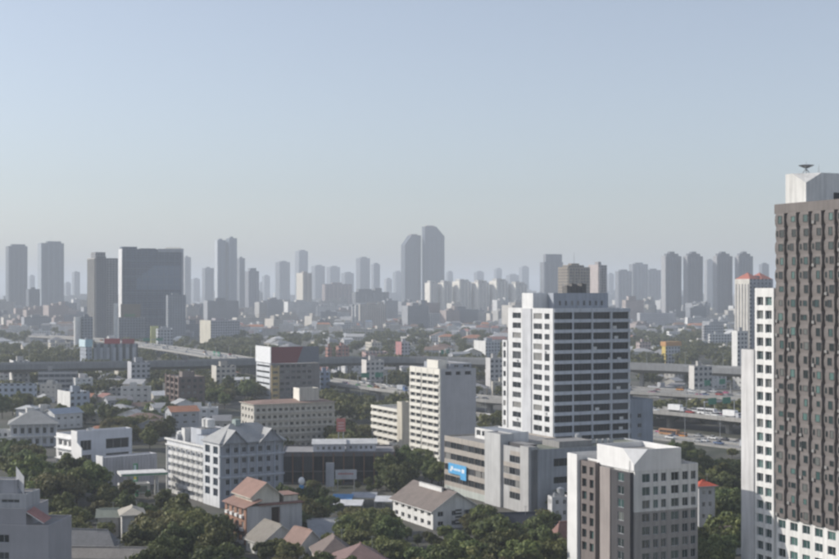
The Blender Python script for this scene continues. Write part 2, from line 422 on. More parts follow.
b.cyl(ax, ay, pz+1.5, pz+2.1, .5, 1.75, M_METAL, 14, False); b.cyl(ax, ay, pz+2.1, pz+2.25, 1.75, .8, M_METAL, 14); b.build('antenna_dish', P)
b = MB(); b.cyl(ax, ay, pz+2.2, pz+3.1, .07, .03, M_METAL, 6); b.build('antenna_tip', P)
for q in (-3.0, 8.0): b = MB(); b.cyl(px+6+q*.4, py+3+q*.5, pz-1.2, pz+2.0, .05, .03, M_METAL, 6); b.build('lightning_rod', P)

# ------------------------------------------------------------------ B: near block, bottom right of centre
s = Site('apartment_block', 'white, brown and charcoal apartment block with a sliced white roof house at the bottom', 'building', 635, 308, 570, 698, 467)
P = s.e; zb = 14.4; M_TAUPE = wall((.37, .35, .335)); M_CH2 = wall((.065, .063, .068))
cols = [(s.wid(a), s.wid(c)) for a, c in ((642.2, 650.2), (653.3, 658.4), (661.2, 666.4), (671.2, 679), (682.4, 688.3), (691, 696))]
fl = 2.92; z0 = s.h-1.6
rr_hi = [(z0-fl*(k+1)+.95, z0-fl*(k+1)+2.85) for k in range(3)][::-1]; zsplit = z0-fl*3+.35
rr_lo = [(z0-fl*(k+1)+.95, z0-fl*(k+1)+2.85) for k in range(3, 7)][::-1]
block(P, 0, 0, s.w, s.dp, zsplit, s.h, M_WHITE, spec(cols, rr_hi, .3, G_TEAL, M_GREY), None, name='upper_wall')
block(P, .04, .04, s.w-.08, s.dp-.08, 0, zsplit, M_TAUPE, spec([(a-.04, c-.04) for a, c in cols], rr_lo, .3, G_TEAL, M_GREY), None, par=0, name='lower_wall')
rx = xat(s, 681, 0); ry = yat(s, 598, 0)
chamfer_block(P, -.3, -.06, rx+.3, ry, s.h-.9, s.z(450), 3.3, 3.6, 4.2, wall((.82, .81, .79), .8, .93))
ya, yb, yc, yd = .6, yat(s, 611, -.8), yat(s, 601, -.8), yat(s, 598, -.8)
wc = (ya+yb)/2-1.0
block(P, -.9, ya, .86, yb-ya, 0, s.h-1.3, M_CH2, None, spec([(wc-1.3-ya+.9, wc+1.1-ya+.9)], rr_lo+[r for r in rr_hi if r[1] < s.h-1.5], .2, G_TEAL, M_GREY), par=0, name='charcoal_bay')
block(P, -1.1, yb+.02, 1.06, yc-yb, 0, s.h-1.1, wall((.36, .315, .295)), None, None, par=0, name='beige_fin')
ye = yat(s, 580.5, -1.4)
block(P, -1.5, yd+.1, 1.46, ye-yd, 0, s.h-.5, wall((.20, .17, .158)), None, spec([((ye-yd)*.1, (ye-yd)*.36), ((ye-yd)*.56, (ye-yd)*.86)], rr_lo+rr_hi[:-1]+[(rr_hi[-1][0], rr_hi[-1][1])], .55, G_TEAL, M_CHAR), par=.6, name='brown_bay')
yf = yat(s, 568, -2.2)
block(P, -2.3, ye+.14, 9, yf-ye, 0, s.h+.8, wall((.80, .79, .77), .8, .93), None, None, name='white_end')
b = MB(); b.cyl(-.5, ya+.8, s.h-1.35, s.h+1.2, .09, .07, M_METAL, 6); b.build('vent_pipe', P)
plant_box(P, s.w-3.5, 3, s.h-.8); plant_box(P, s.w-3.5, 7, s.h-.8)

# ------------------------------------------------------------------ C: big office tower
s = Site('office_tower', 'broad office tower with white window frames on its sunny side and dark glass bands', 'tower', 553, 484, 508, 630, 308.5)
P = s.e; fl = 3.58; NR = 16; z0 = s.h-1.2-fl*NR
M_W2 = wall((.76, .76, .75), .8, .86); M_SP = wall((.62, .64, .67), .8, .84)
def rws(z0, n, a, b_): return [(z0+fl*k+a, z0+fl*k+b_) for k in range(n)]
cS = sorted([(s.dep(a), s.dep(c)) for a, c in ((549.5, 544.5), (542, 533.5), (521, 512.5))])
Rr = rws(z0, NR, .95, 3.0); Rr[-5] = (Rr[-5][0]-.3, Rr[-5][1]+.35)
bF = even(4, s.w, .45, .96)
Rf = rws(z0, NR, .80, 3.45); Rf[-5] = (Rf[-5][0]-.45, Rf[-5][1]); Rf[-4] = (Rf[-4][0]-.1, Rf[-4][1])
G_BAND = [glass((.018, .02, .025)), glass((.022, .024, .03), .06), glass((.03, .034, .04)), glass((.06, .065, .07), .3)]  # near-black glass for the band windows
block(P, 0, 0, s.w, s.dp, 0, s.h, M_W2, spec(bF, Rf, .5, G_BAND, plain((.10, .11, .125)), 5), spec(cS, Rr, .3, G_DARK, M_GREY, lambda w_: 1 if w_ > 3.5 else 0))
# spandrels across the shaded side, one per floor, standing proud
spm = MB(); spm.box(.35, s.w-.1, -.45, -.02, 0, 1.2, M_SP); spm = spm.mesh('spandrel')
for k in range(NR+1):
    o = link('spandrel', spm, P, (0, 0, z0+fl*k-.17))
    if k == NR: o.scale = (1, 1, 1.05)
for k in range(2, NR):
    for (ua, ub) in cS:
        if random.random() < .14: b = MB(); u_ = random.uniform(ua+.3, ub-1.0); b.box(-.5, -.03, u_, u_+.95, Rr[k][0]-.85, Rr[k][0]-.2, plain((.62, .62, .60))); b.build('air_conditioner', P)
for k in range(1, 4): b = MB(); b.box(s.w*k/4-.28, s.w*k/4+.28, -.40, -.02, 0, s.h-.1, M_SP); b.build('pier', P)
b = MB(); b.box(-.35, -.02, s.dep(531.8), s.dep(523), 0, s.h-.2, wall((.60, .61, .63))); b.build('stair_strip', P)
# pale panels before the glass, standing in for light walls inside
for k, u, q in ((-2, .78, 0), (-3, .80, 0), (-4, .52, 0), (5, .87, 1), (4, .86, 1), (6, .55, 1), (8, .83, 0), (11, .72, 1), (11, .84, 0)):
    zz = Rf[k][0]; b = MB(); b.box(s.w*u, s.w*u+1.6, .36, .44, zz+.3, zz+1.3, plain((.72, .70, .66))); b.build('interior_panel', P)
yl0, yl1 = s.dp+.02, yat(s, 502.5, -.3); zl = s.zat(340, -.3, yl1)
block(P, -.4, yl0, 12, yl1-yl0, 0, zl, M_W2, None, spec([((yl1-yl0)*.25, (yl1-yl0)*.78)], [r for r in Rr if r[1] < zl-.5], .3, G_DARK, M_GREY, 0), name='side_wing')
pa = yat(s, 533, .6); pb = yat(s, 522, .6)
block(P, .6, pa, 6, pb-pa, s.h-.8, s.z(293, s.d+20), M_W2, None, None, par=0, name='lift_house')
block(P, 6.62, pa-4, xat(s, 608, pa-4)-6.6, 9, s.h-.8, s.z(293, s.d+18), wall((.40, .43, .48)), spec(even(9, xat(s, 608, pa)-6.6, 1.5, .35), [(s.h+.8, s.h+2.6)], .2, G_DARK, M_GREY), None, par=.5, name='plant_room')
zr = s.z(293, s.d+18)-.5
for q in range(4): plant_box(P, 13.5+q*2.1, pa-2, zr, 1.9, 3.2, 3.0+(q % 2)*.8, plain((.12, .115, .11)), 'cooling_unit')
b = MB()
for q in range(5): b.cyl(14+q*1.7, pa+1.5, zr, zr+4.5+(q*37 % 3), .07, .05, M_METAL, 6)
b.build('aerials', P)['kind'] = 'stuff'
block(P, s.w+.02, 3, xat(s, 653, 3)-s.w, 14, 0, s.zat(400, s.w, 3), wall((.36, .39, .44)), spec([(1, 2.6), (5.4, 7)], [(8+3.5*k, 9.6+3.5*k) for k in range(5)], .2, G_DARK, M_GREY), None, name='stair_annex')

# ------------------------------------------------------------------ D: slim white tower and E: its low neighbour
s = Site('white_tower', 'slim white tower with thin window bands and a blank grey side', 'tower', 441, 553, 411, 476, 369)
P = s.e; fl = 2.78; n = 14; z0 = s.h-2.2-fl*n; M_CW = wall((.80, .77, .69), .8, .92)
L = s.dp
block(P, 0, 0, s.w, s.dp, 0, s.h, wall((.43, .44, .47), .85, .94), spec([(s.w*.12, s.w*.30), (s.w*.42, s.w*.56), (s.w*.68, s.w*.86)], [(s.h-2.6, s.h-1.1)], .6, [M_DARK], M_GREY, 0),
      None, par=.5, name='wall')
def balcony_rows(P, x0, ya, yb, z0, n, fl, mat, hgt, proud, name='balcony'):
    b = MB(); b.box(-proud, 0, 0, yb-ya, 0, hgt, mat); me = b.mesh(name)
    for k in range(n+1): link(name, me, P, (x0, ya, z0+fl*k))
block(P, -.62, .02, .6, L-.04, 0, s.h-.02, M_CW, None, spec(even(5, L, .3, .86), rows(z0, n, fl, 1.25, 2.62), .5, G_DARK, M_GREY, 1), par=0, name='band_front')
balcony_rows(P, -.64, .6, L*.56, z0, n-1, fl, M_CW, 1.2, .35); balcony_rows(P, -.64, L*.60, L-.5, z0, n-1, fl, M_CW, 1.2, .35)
for k in range(1, 5):
    b = MB(); b.box(-.75, -.62, L*k/5-.12, L*k/5+.12, 0, s.h-.3, M_CW); b.build('pier', P)
pa, pb = yat(s, 438, .8), yat(s, 427, .8)
block(P, .8, pa, 4, pb-pa, s.h-.5, s.h+3.2, M_CW, None, None, par=0, name='lift_house')
block(P, 5, 2, s.w-6, L-4, s.h-.5, s.h+1.9, wall((.36, .38, .42)), spec([(2, 4), (6, 9)], [(s.h+.3, s.h+1.4)], .2), None, par=.4, name='plant_room')
b = MB(); b.cyl(5.5, 5, s.h+1.5, s.h+9, .12, .05, M_METAL, 6); b.build('mast', P)

s = Site('banded_block', 'low cream block with slanting window bands and an end slab, left of slim white tower', 'building', 402, 590, 397, 411, 402)
P = s.e
block(P, 0, 0, s.w, s.dp, 0, s.h, wall((.62, .57, .47)), None, None, par=.4, name='end_slab')
ya, yb = s.dp+.02, s.dep(370); h2 = s.zat(407.5, 0, (ya+yb)/2); L = yb-ya; fl = 2.95; n = 6; z0 = h2-1.0-fl*n
block(P, .8, ya, 13, L, 0, h2, M_CW, None, spec(even(5, L, .2, .96), rows(z0, n, fl, 1.35, 2.75), 1.0, [M_DARK]+G_DARK, M_GREY, 1), name='band_wing')
balcony_rows(P, .78, ya+.3, yb-.2, z0, n, fl, M_CW, 1.25, .5)
foot(s.e.location.x, s.e.location.y, TH, 0, 0, 14, yb)

# ------------------------------------------------------------------ F: grey institutional block
s = Site('grey_office_block', 'low grey and beige office block with two blank pillars and a pale blue banner', 'building', 531, 423, 444.5, 655, 450)
P = s.e; M_G1 = wall((.47, .465, .455), .85, .86); M_G2 = wall((.42, .38, .335)); M_G3 = wall((.36, .375, .40))
y1, y2, y3, y4 = yat(s, 521.5, -.4), yat(s, 503, 0), yat(s, 486, -.5), s.dp
fr_ = plain((.15, .15, .16)); fl = 3.75
RW = [(3.6+fl*k, 5.7+fl*k) for k in range(4)]
block(P, 0, 0, s.w, y2, 0, s.h, M_G3, spec([(8, 14), (16, 19), (21, 24), (27, 33)], [(4.5, 6.2), (9, 11), (14.2, 16.6)], .25, G_DARK, fr_, 2), None, roof=plain((.20, .21, .16)), par=.5, name='main_wall')
block(P, -.12, y1, .1, y2-y1, 0, s.h-.05, M_G1, None, None, par=0, name='facing_wall')
for k, (za, zc) in enumerate(RW):                # short window bands between the pillars
    L = (y2-y1)
    b = MB(); b.box(-.2, -.13, y1+L*(.05 if k in (1, 2) else .05), y1+L*(.95 if k in (1, 2) else .6), zc, zc+1.4, M_G2); b.build('spandrel', P)
    for q in range(3 if k in (1, 2) else 2): window(P, 'S', y1+L*(.2+.29*q), (za+zc)/2, L*.28, zc-za, G_DARK, fr_, 1, (-.15, 0), 0)
block(P, -.9, 0, 3.2, y1, 0, s.h+.9, M_G1, None, None, par=0, name='pillar')
block(P, -1.0, y2+.02, 5, y3-y2, 0, s.zat(436, 0, y2)+.6, wall((.52, .52, .51), .85, .84), None, None, par=.3, name='pillar')
L = y4-y3; zt = s.zat(439.5, 0, (y3+y4)/2)
block(P, 0, y3+.02, 30, L, 0, zt, M_G2, None, spec(even(7, L, .1, .985), RW, .3, G_DARK, fr_, 2), par=.5, name='wing_wall')
b = MB(); b.box(-.08, -.02, y3+.3, y4-.3, 0, 2.2, wall((.50, .53, .49))); b.build('base_course', P)
block(P, 8, y3+3, 9, L-10, zt-.5, zt+3.0, M_WHITE, None, spec(even(5, L-10, .5, .75), [(zt+.5, zt+2.3)], .2, G_DARK, M_WHITE), roof=plain((.28, .30, .33)), par=.3, name='roof_house')
block(P, 13, 5, 12, 10, s.h-.5, s.h+1.4, M_ROOFC, None, None, par=.2, name='roof_house')
block(P, 1.5, y1+.8, 4, y2-y1-1.6, s.h-.5, s.h+.9, M_CHAR, None, None, par=0, name='roof_well')
for q in range(5): plant_box(P, 26+q*2.2, 10, s.h-.5)
tank(P, 27, 16, s.h-.5); foot(s.e.location.x, s.e.location.y, TH, -1, 0, 36, s.dp)
# the banner: pale blue with white figures and lettering too blurred to read
ba, bb = yat(s, 466.5, -.5), yat(s, 447.5, -.5); bz0, bz1 = s.zat(481, 0, ba), s.zat(466.5, 0, ba)
be = empty('banner', s.e.matrix_basis @ Vector((-.6, ba, bz0)), TH); tag(be, 'pale blue banner with white figures hung on the grey office block', 'banner')
b = MB(); hgt = bz1-bz0; wdt = bb-ba
b.box(-.06, .06, 0, wdt*.93, hgt*.28, hgt, plain((.10, .40, .72), .6)); b.box(-.055, .055, 0, wdt*.30, 0, hgt*.28, plain((.10, .40, .72), .6)); b.build('cloth', be)
b = MB()
for u, v, r in ((.16, .62, .9), (.74, .68, .8), (.80, .52, .6)):
    b.box(-.075, -.062, wdt*u-r, wdt*u+r, hgt*v-r*.7, hgt*v+r*.7, plain((.78, .82, .86)))
for q in range(7): b.box(-.07, -.062, wdt*(.28+.055*q), wdt*(.28+.055*q)+.55, hgt*.55, hgt*(.66+.05*(q % 2)), plain((.78, .82, .86)))
b.build('lettering', be)

# ------------------------------------------------------------------ G: white hall with brown gable roof
s = Site('gabled_hall', 'white two-storey hall with a big brown gable roof, in front of grey office block', 'house', 433, 397, 393, 478, 510)
P = s.e; RB = roofmat((.20, .165, .145), .6)
rr = [(.9, 2.2), (3.6, 5.0)]
block(P, 0, 0, s.w, s.dp, 0, s.h, M_WHITE, spec([(1.5, 3.3), (6.0, 7.3), (10, 13.2), (15.6, 16.8), (s.w-4, s.w-2)], rr, .2, G_DARK, M_GREY), spec(even(6, s.dp, .4, .5), rr, .7, G_DARK, M_CHAR), par=0)
gable(P, 0, 0, s.w, s.dp, s.h, 4.6, 'y', 1.0, RB, M_WHITE)
b = MB(); b.box(s.w*.40, s.w*.44, 6, s.dp-6, s.h+3.4, s.h+5.2, M_WHITE); b.build('clerestory', P)
b = MB(); b.quad([(s.w*.38, 5.4, s.h+5.3), (s.w*.38, s.dp-5.4, s.h+5.3), (s.w*.66, s.dp-5.4, s.h+4.3), (s.w*.66, 5.4, s.h+4.3)], RB)
b.quad([(s.w*.38, 5.4, s.h+5.1), (s.w*.38, 5.4, s.h+5.3), (s.w*.66, 5.4, s.h+4.3), (s.w*.66, 5.4, s.h+4.1)], M_CHAR); b.build('upper_roof', P)
for q in range(5): b = MB(); b.box(s.w*.56-1, s.w*.56+1, -.12, -.02, 1.0+q*.95, 1.5+q*.95, M_CHAR); b.build('louvre', P)

# ------------------------------------------------------------------ H: brick house block with red roof
s = Site('brick_apartment', 'small brick apartment house with a two-step red tile roof and pale side wall', 'house', 247, 373, 226, 302, 507, R(30))
P = s.e; RR = roofmat((.31, .185, .145), .5); M_BK = wall((.36, .20, .14)); M_PALE = wall((.52, .51, .51))
block(P, 0, 0, s.w, s.dp, 0, s.h, M_PALE, spec([(s.w*.44, s.w*.60)], [(.5, s.h-.6)], .8, [glass((.05, .035, .03))], M_BK, 0), None, par=0)
block(P, -.3, .02, .28, s.dp-.04, 0, s.h-.02, M_BK, None, spec(even(4, s.dp, .6, .42), rows(0, 3, 3.4, 1.0, 2.6), .25, G_DARK, M_WHITE), par=0, name='brick_front')
for c in even(4, s.dp, .6, .5):
    for k in range(3): b = MB(); b.box(-1.0, -.31, c[0], c[1], 3.4*k+.2, 3.4*k+1.0, M_WHITE); b.build('balcony', P)
b = MB()
b.quad([(-1.2, -.6, s.h-.3), (-1.2, s.dp+.6, s.h-.3), (s.w*.26, s.dp+.6, s.h+1.7), (s.w*.26, -.6, s.h+1.7)], RR)
b.quad([(-1.2, -.6, s.h-.5), (-1.2, -.6, s.h-.3), (s.w*.26, -.6, s.h+1.7), (s.w*.26, -.6, s.h+1.5)], M_BK); b.build('lower_roof', P)
block(P, s.w*.14, 2, s.w*.5, s.dp-3, s.h-.02, s.h+2.6, M_CREAM, None, None, par=0, name='upper_storey')
gable(P, s.w*.14, 2, s.w*.5, s.dp-3, s.h+2.6, 3.2, 'y', .9, RR, M_CREAM)
b = MB(); b.box(s.w*.20, s.w+.4, -.5, s.dp+.3, s.h+.02, s.h+.35, wall((.26, .13, .10))); b.build('roof_deck', P)
b = MB(); b.box(s.w*.72, s.w*.98, 2, s.dp*.6, s.h+.35, s.h+2.0, M_CREAM); b.box(s.w*.70, s.w, 1.6, s.dp*.62, s.h+2.0, s.h+2.2, RR); b.build('roof_house', P)

# ------------------------------------------------------------------ I: blue-grey hotel with twin gables
s = Site('gabled_hotel', 'blue-grey hotel with twin metal gables and a long white balconied wing', 'hotel', 221, 437, 204.5, 283, 444, R(33))
P = s.e; M_HB = wall((.37, .385, .42)); RM = roofmat((.40, .40, .39), .5, .6); fl = 3.3
nR = 5; z0 = s.h-.6-fl*nR
block(P, 0, 0, s.w, s.dp, 0, s.h, M_HB, spec(even(7, s.w, 1, .5), rows(z0, nR, fl, .8, 2.5), .35, G_BLUE+G_DARK, M_BLUEG), None, par=0)
block(P, -.5, .02, .48, s.dp-.04, 0, s.h-.02, wall((.72, .73, .74)), None, spec([(s.dp*.10, s.dp*.38), (s.dp*.58, s.dp*.88)], rows(z0, nR, fl, .5, 2.9), .3, G_BLUE, M_GREY, 1), par=0, name='white_front')
b = MB()
for k in (2, 4): b.box(-.9, s.w+.4, -.45, -.02, z0+fl*k-.3, z0+fl*k+.2, wall((.50, .53, .58)))
b.build('cornice', P)
for k in range(8): b = MB(); b.box(s.w*k/7-.2+.25*(k == 0), s.w*k/7+.2-.25*(k == 7), -.3, -.02, 0, s.h-.1, wall((.42, .455, .52))); b.build('pilaster', P)
rise = 5.4
hip(P, 0, 0, s.w, s.dp, s.h, rise, 1.0, RM, M_HB)
for gx in (.02, .60):
    gable(P, s.w*gx, -.9, s.w*.36, s.dp*.5, s.h+.05, 3.9, 'y', .7, RM, M_HB, 'cross_gable')
b = MB(); b.box(s.w*.34, s.w*.42, s.dp*.40, s.dp*.62, s.h+rise-.5, s.h+rise+1.4, plain((.30, .36, .34))); b.build('ridge_vent', P)
ya = s.dp+.02; yb = yat(s, 167, 1.0); L = yb-ya; hw = s.zat(441, 1, ya+L*.6)
n = 6; fl2 = (hw-2.4)/n
block(P, 1.0, ya, 17, L, 0, hw, wall((.70, .71, .73)), None, spec(even(8, L, .5, .66), rows(0, n, fl2, .9, fl2-.5), .9, G_BLUE+G_DARK, M_GREY, 1), name='long_wing')
b = MB(); b.box(.5, .98, ya, yb+.4, hw-2.3, hw-1.9, M_WHITE); b.box(.3, .98, ya, yb+.5, hw-.5, hw+.1, M_WHITE); b.build('cornice', P)
bm_ = MB(); bm_.box(-.3, .98, 0, L/8*.82, 0, .95, M_WHITE); bm_ = bm_.mesh('balcony')
for k in range(n):
    for q in range(8):
        if q < 7: link('balcony', bm_, P, (0, ya+.5+(L-1)/8*(q+.09), fl2*k+.1))
for q in range(9): b = MB(); b.box(.55, .98, ya+.3+(L-1)/8*q, ya+.65+(L-1)/8*q, 0, hw-2.3, M_WHITE); b.build('pilaster', P)
block(P, 3, ya+2, 12, L*.35, hw-.8, hw+2.6, wall((.50, .53, .58)), None, None, par=.3, name='roof_house')
block(P, 5, ya+L*.42, 9, L*.25, hw-.8, hw+4.2, wall((.56, .58, .62)), None, None, par=.3, name='roof_house')
block(P, 3.5, ya+L*.72, 3, L*.08, hw-.8, hw+3.8, M_WHITE, None, None, par=0, name='roof_house')
for q in (.47, .56): tank(P, 9, ya+L*q, hw+3.9, 1.5, 2.6, M_WHITE)
tank(P, 4.5, ya+L*.88, hw-.8, 1.5, 2.4, M_WHITE); tank(P, 8.5, ya+L*.90, hw-.8, 1.4, 2.2, M_WHITE)
b = MB(); b.box(2, 13, ya+L*.80, ya+L*.84, hw-.8, hw+1.6, M_GREY); b.build('screen_wall', P)
foot(s.e.location.x, s.e.location.y, R(33), 0, 0, 19, yb)

# ------------------------------------------------------------------ J: white modern house with annex, filling station
s = Site('modern_villa', 'white flat-roofed modern villa with large dark windows, left of centre', 'house', 78, 520, 55, 132, 431.5, R(40))
P = s.e; M_VW = wall((.70, .71, .75), .8, .93); M_VL = wall((.84, .83, .81), .8, .95)  # left walls warmer and paler than the front, sunlight put into the white
zz = lambda y: s.z(y, s.d+5)
block(P, 0, 0, s.w, s.dp*.25, 0, s.h, M_VW, spec([(s.wid(81)-.2, s.wid(91.5)), (s.wid(106), s.wid(129))], [(zz(460), zz(454)), (zz(449.5), zz(439.5))], .5, G_DARK, M_GREY, 2), None, name='front_wall')
block(P, -.4, 0, .38, s.dp*.25, 0, s.h+.15, M_VL, None, None, par=0, name='end_wall')
block(P, .5, s.dp*.25+.02, 14, s.dp*.75, 0, s.h-1.8, M_VL, None, spec([(1.2, 4.0), (5.5, 8.2), (9.5, 12.5)], [(5, 6.6), (9.2, 11.2), (13, 14.6)], 1.0, G_DARK, M_GREY), name='rear_wing')
for k in range(3): b = MB(); b.box(-.6, .48, s.dp*.27, s.dp*.97, 4.1+3.9*k, 4.4+3.9*k, M_VL); b.build('balcony', P)
b = MB(); b.quad([(-.6, -4, 9.5), (-.6, -4, 0), (-.6, -.02, 0), (-.6, -.02, 11.5)], M_VL); b.quad([(-.2, -4, 9.5), (-.2, -4, 0), (-.2, -.02, 0), (-.2, -.02, 11.5)], M_VL); b.quad([(-.6, -4, 9.5), (-.2, -4, 9.5), (-.2, -.02, 11.5), (-.6, -.02, 11.5)], M_VL); b.quad([(-.6, -4, 0), (-.2, -4, 0), (-.2, -4, 9.5), (-.6, -4, 9.5)], M_VL); b.build('wing_wall', P)
plant_box(P, 5, 2, s.h-.8); plant_box(P, 9, 8, s.h-1.2)
s = Site('villa_annex', 'windowless white box annex in front of the modern villa', 'building', 104, 478, 97, 157, 457.5, R(40))
P = s.e
block(P, 0, 0, s.w, s.dp, 0, s.h, wall((.46, .46, .49)), None, None, roof=plain((.55, .56, .58)), par=.4)
block(P, -.4, .3, .38, s.dp-.3, 0, s.h+.4, M_VL, None, None, par=0, name='end_wall')  # near-white end against the grey front, sun and shade put into the paint
b = MB()
for q in range(16): b.box(1+q*s.w/17, 1.15+q*s.w/17, -.12, -.02, .5, s.h-.8, wall((.44, .44, .47)))
b.build('cladding_ribs', P)['kind'] = 'stuff'
s = Site('filling_station', 'filling station canopy with green fascia, below the white annex', 'canopy', 121, 455, 116, 168, 474, R(20))
P = s.e; GRN = plain((.06, .27, .12), .5)
b = MB(); b.box(0, s.w, 0, 9, s.h-.9, s.h, M_WHITE); b.build('canopy_roof', P)
b = MB(); b.box(.5, s.w+.06, -.08, -.02, s.h-.75, s.h-.3, GRN); b.build('fascia', P)
for u in (.2, .8):
    for v in (2, 7): b = MB(); b.cyl(s.w*u, v, 0, s.h-.9, .3, .3, M_WHITE, 10); b.build('column', P)
block(P, 1, 10, 10, 5, 0, 3.4, M_WHITE, spec([(1, 4), (5, 9)], [(.6, 2.6)], .15, G_DARK, GRN), None, par=.3, name='shop_wall')
for u in (.35, .6): b = MB(); b.box(s.w*u, s.w*u+.9, 4, 4.7, 0, 1.9, GRN); b.box(s.w*u+.1, s.w*u+.8, 3.96, 4.0, 1.0, 1.6, M_DARK); b.build('pump', P)
p_ = ground(135.5, 490.5); e = empty('price_sign', p_, R(15)); tag(e, 'tall narrow green and white roadside sign with an orange foot', 'sign')
hh = H-(463.5-HY)*p_.y/F
b = MB(); b.box(-.75, .75, -.25, .25, hh*.28, hh, GRN); b.build('panel', e)
b = MB(); b.box(-.55, .25, -.29, -.26, hh*.38, hh*.95, plain((.62, .72, .75))); b.box(-.55, .25, -.30, -.29, hh*.42, hh*.52, plain((.75, .62, .10))); b.build('price_board', e)
b = MB(); b.box(-.7, .7, -.25, .25, 0, hh*.27, plain((.62, .17, .05))); b.build('foot', e)

# ------------------------------------------------------------------ K, L, M: left-hand houses
s = Site('hip_roofed_mansion', 'two-storey white mansion with a grey hip roof at the left edge', 'house', 10, 606, 0, 57, 424.5, R(15))
P = s.e; s.dp = 15
block(P, 0, 0, s.w, s.dp, 0, s.h, wall((.62, .63, .66)), spec(even(6, s.w, .6, .5), [(1.0, 3.4), (5.6, 8.2)], .5, G_DARK, M_WHITE), spec(even(4, 15, .6, .5), [(1.0, 3.4), (5.6, 8.2)], .4), par=0)
b = MB(); b.box(-.8, s.w+.5, -1.3, -.02, 4.3, 4.7, M_WHITE); b.build('balcony', P)
for k in range(7): b = MB(); b.cyl(.3+(s.w-.6)*k/6, -1.0, 0, s.h, .22, .22, M_WHITE, 8); b.build('column', P)
hip(P, 0, -1.2, s.w, s.dp+1.2, s.h, 5.0, 1.0, roofmat((.33, .33, .32), .6), M_WHITE)
block(P, -6, 2, 5.98, 9, 0, 7, M_WHITE, spec([(1, 2.4), (3.4, 4.8)], [(1, 2.6), (4.4, 6)], .2), None, name='side_wing')
foot(s.e.location.x, s.e.location.y, R(15), -7, -2, s.w, 16)

s = Site('grey_apartment', 'plain lilac-grey apartment block with dark windows in the bottom left corner', 'building', -30, 300, -60, 48.5, 512, R(-6))
P = s.e; M_LG = wall((.38, .37, .385), .85, .95); s.dp = 14
zz = lambda y: s.z(y, s.d)
block(P, 0, 0, s.w, s.dp, 0, zz(524), M_LG, spec([(xat(s, -12, 0), xat(s, 9, 0))], [(zz(559), zz(551.5)), (zz(542), zz(534))], .4, G_DARK, M_GREY, 3), None, name='wall', par=.6)
xm = xat(s, 25, 0)
block(P, 0, .6, xm, s.dp-1, zz(524)-.6, zz(508), M_LG, None, None, par=.4, name='upper_storey')
block(P, 0, 1.2, xat(s, 26, 1.2), 8, zz(508)-.4, zz(494), wall((.45, .45, .46)), spec([(xat(s, 1, 1), xat(s, 19, 1))], [(zz(503), zz(499.5))], .3, G_DARK, M_GREY, 2), None, par=.3, name='roof_house')
block(P, 0, 3, xat(s, 17, 3), 4, zz(494)-.3, zz(481), wall((.40, .40, .42)), None, None, par=.3, name='lift_house')
b = MB(); x_ = xat(s, 16, 4); b.quad([(x_, 4, zz(485)), (x_+2.2, 3, zz(496)), (x_+2.2, 3, zz(478)), (x_, 4, zz(468))], wall((.62, .62, .63))); b.quad([(x_, 4.2, zz(485)), (x_+2.2, 3.2, zz(496)), (x_+2.2, 3.2, zz(478)), (x_, 4.2, zz(468))], M_GREY); b.quad([(x_, 4, zz(468)), (x_, 4.2, zz(468)), (x_+2.2, 3.2, zz(478)), (x_+2.2, 3, zz(478))], M_GREY); b.build('screen_wall', P)
b = MB(); b.quad([(xm+.1, .4, zz(511)), (xm+4, .4, zz(522)), (xm+4, 5, zz(520)), (xm+.1, 5, zz(509))], roofmat((.42, .20, .17), .5)); b.quad([(xm+.1, .4, zz(511)-.2), (xm+4, .4, zz(522)-.2), (xm+4, .4, zz(522)), (xm+.1, .4, zz(511))], M_WHITE); b.build('lean_to_roof', P)
AUTO = []       # scattered things that get their label at the end, once their neighbours are known
LAND = []       # (phrase, pixel x, pixel y, distance)
def mark(phrase, x, y, d): LAND.append((phrase, x, y, d))
for a in (('the brown apartment tower', 790, 480, 290), ('the charcoal apartment block', 635, 540, 325), ('the broad office tower', 570, 430, 484),
          ('the slim white tower', 440, 450, 553), ('the grey office block', 500, 510, 423), ('the gabled hall', 435, 530, 397),
          ('the brick apartment house', 262, 540, 373), ('the twin-gabled hotel', 225, 500, 437), ('the white modern villa', 95, 470, 510),
          ('the grey corner apartment block', 25, 550, 300), ('the hip-roofed mansion', 30, 447, 606), ('the filling station', 140, 485, 455)): mark(*a)

